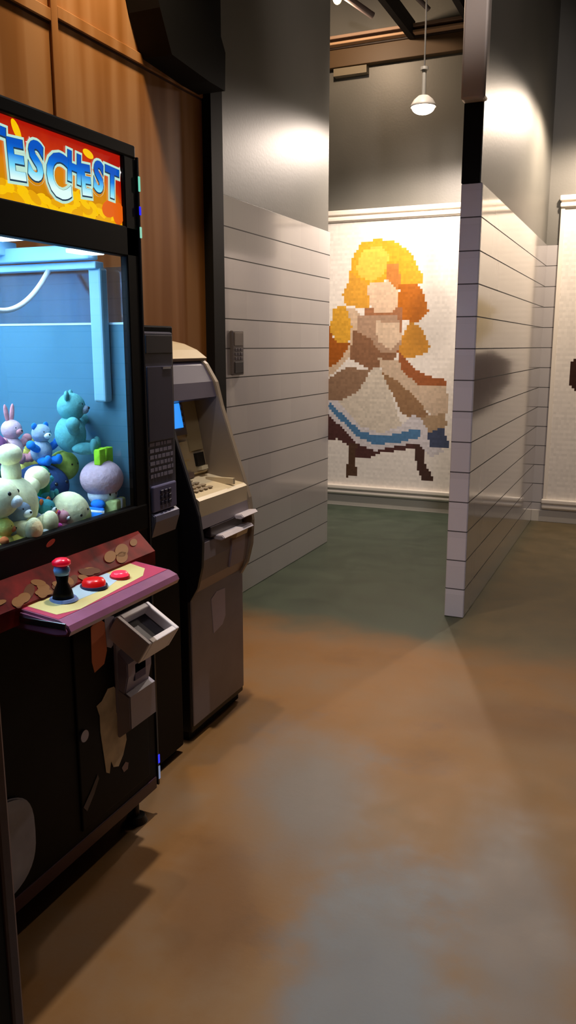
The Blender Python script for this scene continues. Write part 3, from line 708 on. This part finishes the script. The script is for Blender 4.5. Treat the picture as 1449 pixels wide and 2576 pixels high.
sticker(pp, mat('torn_paper', lin(222, 208, 180), .8, noise=.25, nscale=14), CX + .0065, nm='torn_notice')
part(MB().cyl((CX - .001, 1.682, .444), (CX + .012, 1.682, .444), .017), 'door_lock', mat('lock_chrome', lin(150, 150, 170), .35, .7))
sticker([(1.665, .235), (1.70, .265), (1.735, .30), (1.74, .285), (1.715, .25), (1.68, .215)], mat('label_grey', lin(96, 88, 92), .6), CX + .0065)
sticker([(1.85, .262), (1.87, .272), (1.885, .262), (1.88, .244), (1.86, .243)], mat('label_pink', lin(150, 128, 132), .6), CX + .0065)
# card reader and bill acceptor on the front
cr = part(MB().box(CX, CX + .018, 1.835, 1.975, .44, .735, .008), 'card_reader', mat('reader_plate', lin(140, 136, 160), .4))
hd = MB()
# hooded head: outer ring open at the top, tilted towards the player
def ring(b, x0, x1, y0, y1, z0, z1, t):
    b.box(x0, x1, y0, y0 + t, z0, z1, .004).box(x0, x1, y1 - t, y1, z0, z1, .004).box(x0, x1, y0 + t, y1 - t, z0, z0 + t, .003).box(x0, x1, y0 + t, y1 - t, z1 - t, z1, .003)
ring(hd, -.045, .03, -.082, .082, -.064, .064, .018)
hd.xf(Matrix.Translation((CX + .072, 1.90, .69)) @ Matrix.Rotation(math.radians(-58), 4, 'Y'))
part(hd, 'reader_hood', mat('reader_white', lin(232, 226, 232), .35), cr)
part(MB().box(-.045, .0, -.066, .066, -.048, .048).xf(Matrix.Translation((CX + .072, 1.90, .69)) @ Matrix.Rotation(math.radians(-58), 4, 'Y')), 'reader_screen', mat('reader_dark', lin(24, 22, 28), .25), cr)
part(MB().prism([(CX + .015, .64), (CX + .05, .60), (CX + .05, .56), (CX + .022, .44), (CX + .015, .44)], 1.84, 1.965, 'Y', .003), 'reader_body', mat('reader_lilac', lin(160, 154, 186), .35), cr)
part(MB().box(CX + .035, CX + .05, 1.875, 1.935, .535, .59, .003), 'blue_logo_plate', mat('reader_blue', lin(60, 66, 128), .3), cr)
part(MB().prism([(CX + .002, .53), (CX + .055, .50), (CX + .055, .40), (CX + .012, .365), (CX + .002, .365)], 1.838, 1.975, 'Y', .004), 'coin_cup', mat('cup_grey', lin(156, 150, 166), .25), cr)
# prize door, oval, at the near end of the front
pd = MB(); P = []
for k in range(40):
    a = 2 * PI * k / 40; cx_, sx_ = math.cos(a), math.sin(a)
    P.append((1.30 + .17 * abs(cx_) ** .7 * (1 if cx_ > 0 else -1), .285 + .135 * abs(sx_) ** .7 * (1 if sx_ > 0 else -1)))
pd.prism(P, CX, CX + .012, 'X', .004)
part(pd, 'prize_door', mat('prize_door_acrylic', lin(150, 160, 186), .18, noise=.3, nscale=6))
part(MB().box(CX - .002, CX + .004, Y0 + .01, Y1 - .01, .095, .135, .002), 'kick_trim', mat('maroon_trim', lin(62, 28, 44), .35))
for yy in (Y0 + .08, Y1 - .07):
    for xx in (CX - .04, CB + .06):
        part(MB().cyl((xx, yy, 0), (xx, yy, .022), .036, .028).cyl((xx, yy, .02), (xx, yy, .1), .011), 'leveller_foot', mat('foot_black', lin(20, 18, 18), .4))

# ================================================================ PLUSH TOYS in the bin
def fuzz(name, c): return mat('plush_' + name, lin(*c), .9, noise=.08, nscale=90, spec=.1, bump=.3)
PAL = dict(mist=(96, 170, 176), cream=(250, 246, 200), white=(240, 246, 250), yellow=(244, 232, 120), cyan=(30, 205, 215), teal=(60, 140, 150), navy=(40, 66, 110), orange=(226, 120, 70),
           mauve=(206, 176, 190), pink=(220, 80, 170), blue=(40, 130, 230), grey=(150, 170, 195), green=(70, 150, 110), lime=(170, 240, 60), red=(190, 50, 70), olive=(170, 190, 90), purple=(130, 80, 130), ltgreen=(214, 226, 150), black=(30, 30, 36), rose=(214, 150, 160))
PG = 'plush prizes heaped in the claw machine'
EYE = mat('plush_eye', lin(16, 16, 20), .2)
def toy(name, label, loc, rz=0, tilt=(0, 0)):
    e = empty(name, loc, label, 'plush toy', PG); e.rotation_euler = (tilt[0], tilt[1], rz); return e
def local(mb, name, m, e):
    bmesh.ops.recalc_face_normals(mb.bm, faces=mb.bm.faces[:])
    me = bpy.data.meshes.new(name); mb.bm.to_mesh(me); mb.bm.free(); me.materials.append(m)
    for p in me.polygons: p.use_smooth = True
    o = bpy.data.objects.new(name, me); C.objects.link(o); o.parent = e; return o
def bear(label, loc, s, body, limb=None, belly=None, rz=0, tilt=(0, 0), ears='round', name='plush_bear'):
    e = toy(name, label, loc, rz, tilt); B = fuzz(body, PAL[body]); Lm = fuzz(limb or body, PAL[limb or body]); Be = fuzz(belly or limb or body, PAL[belly or limb or body])
    local(MB().ball((0, 0, 0), (.30 * s, .32 * s, .36 * s)), 'body', B, e)
    local(MB().ball((.04 * s, 0, .52 * s), (.27 * s, .29 * s, .27 * s)), 'head', B, e)
    local(MB().ball((.27 * s, 0, .47 * s), (.10 * s, .13 * s, .09 * s)), 'muzzle', Be, e)
    local(MB().ball((.36 * s, 0, .50 * s), .03 * s), 'nose', EYE, e)
    for sd in (-1, 1):
        local(MB().ball((.25 * s, sd * .11 * s, .58 * s), .03 * s), 'eye', EYE, e)
        if ears == 'round': local(MB().ball((.0, sd * .22 * s, .74 * s), (.05 * s, .10 * s, .10 * s)), 'ear', Lm, e)
        elif ears == 'long': local(MB().ball((0, sd * .12 * s, .95 * s), (.05 * s, .08 * s, .26 * s), (sd * -.2, 0, 0)), 'ear', Lm, e)
        local(MB().ball((.12 * s, sd * .36 * s, .14 * s), (.11 * s, .24 * s, .11 * s), (sd * .5, 0, 0)).ball((.14 * s, sd * .52 * s, .24 * s), .13 * s), 'arm', Lm, e)
        local(MB().ball((.28 * s, sd * .20 * s, -.26 * s), (.24 * s, .12 * s, .12 * s)).ball((.46 * s, sd * .21 * s, -.22 * s), (.08 * s, .13 * s, .15 * s)), 'leg', Lm, e)
    return e
def ballt(label, loc, s, body, patch=None, squash=1.0, rz=0, tilt=(0, 0), name='plush_ball'):
    e = toy(name, label, loc, rz, tilt)
    local(MB().ball((0, 0, 0), (.5 * s, .5 * s, .5 * s * squash), seg=28), 'body', fuzz(body, PAL[body]), e)
    if patch: local(MB().ball((.0, 0, -.08 * s), (.505 * s, .505 * s, .40 * s * squash), seg=28), 'patch', fuzz(patch, PAL[patch]), e)
    for sd in (-1, 1): local(MB().ball((.46 * s, sd * .14 * s, .08 * s), .035 * s), 'eye', EYE, e)
    return e
def mushroom(label, loc, s, cap, stem, rz=0, tilt=(0, 0)):
    e = toy('plush_mushroom', label, loc, rz, tilt)
    local(MB().ball((0, 0, .22 * s), (.52 * s, .52 * s, .46 * s), seg=30), 'cap', fuzz(cap, PAL[cap]), e)
    local(MB().ball((0, 0, -.16 * s), (.36 * s, .36 * s, .30 * s)), 'stem', fuzz(stem, PAL[stem]), e)
    for sd in (-1, 1):
        local(MB().ball((.12 * s, sd * .3 * s, -.36 * s), (.2 * s, .14 * s, .12 * s)), 'foot', fuzz('blue', PAL['blue']), e)
        local(MB().ball((.33 * s, sd * .1 * s, -.12 * s), (.02 * s, .03 * s, .06 * s)), 'eye', EYE, e)
    return e
def startoy(label, loc, s, body, rz=0, tilt=(0, 0)):
    e = toy('plush_star', label, loc, rz, tilt); m = fuzz(body, PAL[body])
    b = MB()
    b.ball((0, 0, 0), (.14 * s, .28 * s, .28 * s))
    for k in range(5):
        a = PI / 2 + 2 * PI * k / 5
        b.ball((0, .26 * s * math.cos(a), .26 * s * math.sin(a)), (.10 * s, .26 * s, .13 * s), (a, 0, 0))
    local(b, 'body', m, e)
    for sd in (-1, 1): local(MB().ball((.13 * s, sd * .07 * s, .05 * s), .03 * s), 'eye', EYE, e)
    return e
def boxtoy(label, loc, dims, col, rz=0, tilt=(0, 0), name='prize_box', lid=None):
    e = toy(name, label, loc, rz, tilt); e['category'] = 'box'
    a, b, c = dims
    local(MB().box(-a / 2, a / 2, -b / 2, b / 2, -c / 2, c / 2, min(dims) * .12), 'carton', fuzz(col, PAL[col]), e)
    local(MB().box(-a / 2 - .001, a / 2 + .001, -b * .1, b * .1, -c / 2 - .001, c / 2 + .001), 'band', fuzz(lid or 'white', PAL[lid or 'white']), e)
    return e
e = toy('plush_lamb', 'big cream plush lamb with one stubby arm raised on the heap', (-1.47, 1.60, 1.10), .25)
m_ = fuzz('cream', PAL['cream']); m2 = fuzz('white', PAL['white'])
local(MB().ball((0, 0, 0), (.062, .068, .075)), 'body', m_, e)
local(MB().ball((.01, -.095, .035), (.052, .056, .050)), 'head', m_, e)
local(MB().ball((.055, -.095, .028), (.018, .022, .016)), 'muzzle', m2, e)
for sd in (-1, 1):
    local(MB().ball((.052, -.095 + sd * .02, .05), .006), 'eye', EYE, e)
    local(MB().ball((-.005, -.095 + sd * .052, .055), (.014, .022, .014), (sd * .5, 0, 0)), 'ear', m2, e)
local(MB().ball((0, .0, .085), (.026, .024, .045)).ball((0, -.005, .130), (.032, .036, .028)), 'arm', m_, e)
local(MB().ball((.01, .07, .03), (.026, .045, .025), (.5, 0, 0)).ball((.012, .115, .052), (.033, .036, .032)), 'arm', m_, e)
for sd in (-1, 1): local(MB().ball((.045, sd * .04 - .01, -.055), (.045, .026, .026)).ball((.08, sd * .045 - .01, -.05), (.02, .030, .030)), 'leg', m_, e)
ballt('small cyan plush ball beside the cream lamb', (-1.52, 1.71, 1.065), .085, 'cyan', squash=.9)
ballt('egg shaped pale yellow plush in the front row', (-1.44, 1.785, 1.045), .11, 'cream', 'ltgreen', 1.15, tilt=(.4, 0), name='plush_egg')
bear('teal and orange plush cat lying in the front row', (-1.44, 1.685, 1.035), .085, 'teal', 'orange', 'white', rz=.2, name='plush_cat')
bear('grey blue plush elephant in front of the cream lamb', (-1.44, 1.575, 1.03), .12, 'grey', 'grey', 'white', rz=.1, name='plush_elephant')
bear('small white plush bear with a red scarf against the glass', (-1.42, 1.66, 1.010), .075, 'white', 'white', 'rose', rz=.4)
ballt('yellow ringed plush ball low by the glass', (-1.42, 1.54, 1.000), .085, 'yellow', 'white')
ballt('magenta plush ball lowest by the glass', (-1.425, 1.56, .985), .075, 'pink', 'rose', name='plush_ball')
mushroom('mauve capped plush mushroom by the far corner', (-1.44, 1.935, 1.095), .12, 'mauve', 'white', rz=-.1)
boxtoy('pale green prize box under the mauve mushroom', (-1.42, 1.945, 1.035), (.07, .07, .055), 'ltgreen', .2)
boxtoy('bright blue prize box beside the pale green one', (-1.425, 1.865, 1.015), (.06, .06, .05), 'blue', .5, (.3, .1))
boxtoy('neon green prize tag box behind the mauve mushroom', (-1.43, 1.935, 1.188), (.02, .075, .045), 'lime', .1, name='prize_box', lid='lime')
ballt('large navy plush ball in the second row', (-1.60, 1.86, 1.10), .16, 'navy', squash=.8)
ballt('round cream plush head at the near edge of the heap', (-1.47, 1.50, 1.12), .085, 'cream', name='plush_ball')
bear('green plush frog sitting behind the cream lamb', (-1.70, 1.75, 1.12), .12, 'green', 'green', 'olive', rz=.2, name='plush_frog')
bear('mauve plush rabbit with long ears at the back of the heap', (-1.72, 1.88, 1.20), .11, 'mauve', 'rose', rz=.1, ears='long', name='plush_rabbit')
bear('teal plush monster with raised arms perched by the corner rail', (-1.52, 1.905, 1.25), .15, 'mist', 'mist', 'grey', rz=.5, ears='round', name='plush_monster')
ballt('olive green plush ball near the corner rail', (-1.58, 1.94, 1.15), .09, 'olive')
ballt('purple plush ball at the back near the lamb', (-1.66, 1.72, 1.21), .12, 'purple')
bear('sky blue plush dog between the navy ball and the frog', (-1.60, 1.87, 1.20), .10, 'grey', 'blue', 'white', rz=-.1, name='plush_dog')
ballt('red plush ball half buried at the back', (-1.82, 1.92, 1.11), .10, 'red')
bear('orange plush fox at the rear of the heap', (-1.86, 1.74, 1.11), .12, 'orange', 'cream', rz=.2, name='plush_fox')
startoy('yellow plush star leaning on the side panel', (-1.72, 1.96, 1.16), .13, 'yellow', rz=-1.2)
bear('white plush bear behind the elephant', (-1.58, 1.52, 1.07), .13, 'white', 'grey', rz=.3)
ballt('blue plush ball in the middle of the heap', (-1.56, 1.76, 1.04), .13, 'blue')
ballt('green plush ball in the middle of the heap', (-1.54, 1.66, 1.02), .12, 'green')
bear('small pink plush pig wedged between the lamb and the yellow egg', (-1.42, 1.725, 1.015), .065, 'rose', 'pink', 'white', rz=.2, name='plush_pig')
ballt('tiny white plush ball between the egg and the blue box', (-1.405, 1.835, 1.0), .05, 'white')
bear('pale yellow plush duck lying near the lowest corner of the glass', (-1.42, 1.505, 1.02), .085, 'yellow', 'orange', 'orange', rz=.5, ears='none', name='plush_duck')
bear('dark teal plush turtle under the raised arm of the lamb', (-1.50, 1.745, 1.12), .075, 'green', 'teal', 'olive', rz=.3, ears='none', name='plush_turtle')
bear('grey plush koala leaning on the purple ball', (-1.62, 1.66, 1.15), .10, 'grey', 'mist', 'white', rz=.3, name='plush_koala')
for i, (a, b, c_, nm) in enumerate(((-1.62, 1.42, 'orange', 'orange'), (-1.50, 1.38, 'teal', 'teal'), (-1.75, 1.50, 'rose', 'rose pink'), (-1.48, 1.28, 'yellow', 'yellow'), (-1.66, 1.26, 'blue', 'blue'), (-1.85, 1.36, 'green', 'green'), (-1.95, 1.60, 'navy', 'navy'), (-2.0, 1.85, 'cream', 'cream'))):
    ballt('%s plush ball towards the %s of the bin' % (nm, ['near end', 'near glass', 'middle', 'near corner', 'near side', 'rear near side', 'rear', 'rear far corner'][i]), (a, b, 1.05), .14, c_)

# ================================================================ SLIM TICKET KIOSK between the machines
kx = -1.48
k = empty('ticket_kiosk', (-1.75, 2.33, 0), 'slim black kiosk with a grey keypad panel between claw machine and cash machine', 'kiosk')
kp = lambda mb, n_, m, p=k, s=False: mb.build(n_, m, p, s)
kp(MB().box(-2.15, kx - .012, 2.225, 2.435, .03, 1.565, .006), 'cabinet', BLACK)
kp(MB().box(-2.10, kx - .04, 2.24, 2.42, 0, .03), 'plinth', BLACKM)
fp = kp(MB().box(kx - .015, kx, 2.238, 2.412, .905, 1.545, .006), 'front_panel', mat('kiosk_grey', lin(74, 71, 82), .35, noise=.12, nscale=12))
kp(MB().box(kx - .001, kx + .004, 2.245, 2.405, 1.475, 1.535, .003), 'top_window', mat('kiosk_window', lin(58, 54, 56), .3), fp)
kp(MB().box(kx - .001, kx + .005, 2.245, 2.40, 1.19, 1.435, .003), 'blank_plate', mat('kiosk_plate', lin(70, 66, 80), .3), fp)
kp(MB().box(kx + .003, kx + .008, 2.335, 2.385, 1.425, 1.432), 'chrome_lip', mat('bright_chrome', lin(235, 235, 240), .1, 1), fp)
tx = MB()
Rr = random.Random(2)
for i in range(6):
    yy = 2.25
    while yy < 2.385:
        l = Rr.uniform(.012, .03); tx.box(kx + .001, kx + .0025, yy, min(yy + l, 2.392), 1.175 - i * .021, 1.187 - i * .021); yy += l + .005
kp(tx, 'printed_notice', mat('notice_grey', lin(142, 136, 152), .5), fp)
kp(MB().box(kx, kx + .012, 2.245, 2.395, .955, 1.045, .006), 'keypad_plate', mat('keypad_lilac', lin(104, 100, 132), .35), fp)
for i in range(3):
    for j in range(3):
        kp(MB().box(kx + .01, kx + .017, 2.288 + i * .024, 2.305 + i * .024, .975 + j * .019, .989 + j * .019, .002, 1), 'key', mat('key_dark', lin(50, 46, 66), .4), fp)
kp(MB().prism([(kx, .955), (kx + .018, .945), (kx + .018, .925), (kx, .87)], 2.245, 2.40, 'Y', .003), 'dispenser_lip', mat('kiosk_lip', lin(128, 126, 148), .3), fp)

# ================================================================ CASH MACHINE
am = empty('cash_machine', (-1.85, 2.73, 0), 'grey cash machine with curved cheeks and a beige keypad fascia', 'cash machine')
ap_ = lambda mb, n_, m, p=am, s=False: mb.build(n_, m, p, s)
AY0, AY1 = 2.515, 2.955
FX = -1.505
ap_(MB().box(-2.15, FX, AY0, AY1, .035, .66, .006), 'safe_cabinet', mat('atm_black', lin(20, 20, 24), .45))
ap_(MB().box(-2.12, FX - .02, AY0 + .01, AY1 - .01, 0, .035), 'plinth', BLACKM)
M_door = mat('atm_grey_door', lin(144, 138, 146), .42, 0, noise=.08, nscale=8)
dr = ap_(MB().box(FX - .002, FX + .006, AY0 + .008, AY1 - .004, .06, .60, .004), 'safe_door', M_door)
ap_(MB().prism([(2.675, .53), (2.72, .55), (2.79, .545), (2.79, .43), (2.765, .40), (2.69, .385)], FX + .006, FX + .0075, 'X'), 'notice_card', mat('card_lilac', lin(196, 188, 208), .6), dr)
prof = [(-1.83, 1.515), (-1.76, 1.500), (-1.70, 1.475), (-1.645, 1.43), (-1.60, 1.358), (-1.576, 1.263), (-1.548, 1.18), (-1.52, 1.095), (-1.485, .992), (-1.455, .895), (-1.442, .80), (-1.448, .70), (-1.468, .62), (-1.50, .565), (-1.56, .53), (-1.85, .53), (-2.13, .60), (-2.13, 1.515)]
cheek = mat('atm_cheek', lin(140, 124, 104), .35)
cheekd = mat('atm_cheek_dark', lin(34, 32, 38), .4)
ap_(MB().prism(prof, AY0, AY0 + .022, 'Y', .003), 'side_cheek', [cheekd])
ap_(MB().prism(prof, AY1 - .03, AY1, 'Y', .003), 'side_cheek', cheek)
ins = (AY0 + .022, AY1 - .03)
M_beige = mat('atm_beige', lin(205, 186, 150), .38)
M_taupe = mat('atm_taupe', lin(132, 120, 122), .35)
M_hood = mat('atm_hood', lin(74, 68, 84), .3)
# upper hood (curved sign front)
hp = [(-1.84, 1.508), (-1.76, 1.492), (-1.70, 1.466), (-1.65, 1.424), (-1.612, 1.36), (-1.595, 1.30), (-1.66, 1.285), (-1.85, 1.285)]
ap_(MB().prism(hp, *ins, 'Y'), 'hood', M_hood)
cap = [(-1.9, 1.522), (-1.83, 1.522), (-1.76, 1.508), (-1.70, 1.484), (-1.655, 1.452), (-1.665, 1.44), (-1.71, 1.470), (-1.765, 1.494), (-1.83, 1.508), (-1.9, 1.508)]
ap_(MB().prism(cap, AY0 - .004, AY1 + .004, 'Y'), 'top_cap', mat('atm_cap_cream', lin(190, 172, 140), .35))
# fascia slope with screen
fa = ap_(MB().prism([(-1.85, 1.285), (-1.70, 1.285), (-1.645, 1.0), (-1.85, 1.0)], *ins, 'Y'), 'fascia', M_beige)
def onface(name, y0, y1, t0, t1, m, h=.006, parent=fa, bev=.002):
    a = Vector((-1.70, 0, 1.285)); b = Vector((-1.645, 0, 1.0)); d = (b - a)
    n_ = Vector((d.z, 0, -d.x)).normalized(); n_ = -n_ if n_.x < 0 else n_
    p0 = a + d * t0; p1 = a + d * t1
    P = [(p0.x, p0.z), (p0.x + n_.x * h, p0.z + n_.z * h), (p1.x + n_.x * h, p1.z + n_.z * h), (p1.x, p1.z)]
    return ap_(MB().prism(P, y0, y1, 'Y'), name, m, parent)
onface('screen_bezel', 2.56, 2.80, -.02, .46, mat('atm_bezel', lin(112, 98, 92), .35), .014)
onface('screen', 2.585, 2.775, .03, .36, mat('atm_screen', (.02, .03, .05, 1), .15, emit=lin(40, 150, 255), es=1.0), .018)
for j in range(4):
    onface('function_key', 2.78, 2.795, .05 + j * .08, .09 + j * .08, M_taupe, .019)
onface('side_panel_print', 2.81, 2.915, .02, .70, mat('atm_olive', lin(180, 164, 124), .4), .006)
onface('card_slot', 2.84, 2.90, .74, .92, mat('slot_black', lin(14, 12, 12), .4), .012)
onface('card_slot_lip', 2.845, 2.895, .93, .985, mat('atm_lip', lin(196, 182, 150), .3), .024)
onface('info_panel', 2.60, 2.80, .55, .80, mat('atm_info', lin(206, 188, 146), .35), .006)
onface('yellow_key', 2.70, 2.755, .82, .93, mat('atm_yellow', lin(214, 196, 120), .35), .012)
onface('receipt_slot', 2.64, 2.80, 1.0 - .02, 1.0 + .06, mat('atm_brown', lin(90, 74, 66), .4), .01)
# keypad shelf
ap_(MB().prism([(-1.80, 1.0), (-1.64, 1.0), (-1.655, .985), (-1.475, .955), (-1.462, .945), (-1.462, .885), (-1.80, .885)], *ins, 'Y'), 'keypad_shelf', M_beige)
kb = MB()
for i in range(4):
    for j in range(4):
        x_ = -1.62 + j * .03; kb.box(x_, x_ + .02, 2.60 + i * .035, 2.625 + i * .035, .985 - (x_ + 1.655) * .166, .992 - (x_ + 1.655) * .166, .002, 1)
ap_(kb, 'keypad', mat('atm_keys', lin(150, 132, 106), .4))
ap_(MB().box(-1.60, -1.475, 2.83, 2.845, .962, .986), 'shelf_rib', M_beige)
# dispenser bulge
bul = [(-1.80, .885), (-1.462, .885), (-1.455, .84), (-1.50, .83), (-1.50, .795), (-1.458, .785), (-1.456, .72), (-1.47, .64), (-1.50, .585), (-1.56, .55), (-1.80, .55)]
ap_(MB().prism(bul, *ins, 'Y'), 'dispenser_bulge', M_taupe)
ap_(MB().box(-1.51, -1.452, 2.60, 2.86, .798, .838, .003), 'cash_mouth', mat('mouth_dark', lin(54, 44, 48), .3))
ap_(MB().prism([(-1.50, .80), (-1.425, .80), (-1.415, .79), (-1.43, .78), (-1.50, .782)], 2.64, 2.89, 'Y', .003), 'dispenser_lip', mat('lip_white', lin(208, 198, 200), .25))
ap_(MB().prism([(-1.47, .845), (-1.425, .85), (-1.415, .84), (-1.43, .83), (-1.47, .832)], 2.80, 2.93, 'Y', .003), 'upper_lip', MATS['lip_white'])
ap_(MB().prism([(-1.46, .79), (-1.425, .783), (-1.43, .765), (-1.46, .76)], 2.76, 2.86, 'Y', .003), 'yellow_insert', mat('lip_cream', lin(226, 206, 160), .3))
ap_(MB().prism([(-1.457, .755), (-1.449, .75), (-1.452, .70), (-1.462, .64), (-1.468, .64)], 2.765, 2.88, 'Y', .001), 'instruction_plate', mat('plate_pale', lin(160, 146, 152), .4))

# ================================================================ NEAR ARCADE CABINET (only its edge shows)
nc = empty('arcade_cabinet', (-1.4, .45, 0), 'dark maroon edged arcade cabinet nearest the viewer', 'arcade cabinet')
NX = -.85
MB().box(-1.85, NX - .004, .12, .86, .03, 1.02, .008).build('lower_body', BLACK, nc)
MB().box(-1.85, -1.15, .12, .84, .80, 1.75, .01).build('upper_body', BLACK, nc)
MB().box(NX - .03, NX, .845, .872, .0, 1.06, .006).build('edge_trim', mat('maroon_tmold', lin(70, 40, 50), .4, noise=.2, nscale=20), nc)
MB().box(NX - .03, NX, .12, .15, .0, .86, .006).build('edge_trim', MATS['maroon_tmold'], nc)
MB().box(-1.16, -1.145, .2, .78, 1.0, 1.6, .004).build('screen', mat('idle_screen', lin(14, 16, 26), .15), nc)
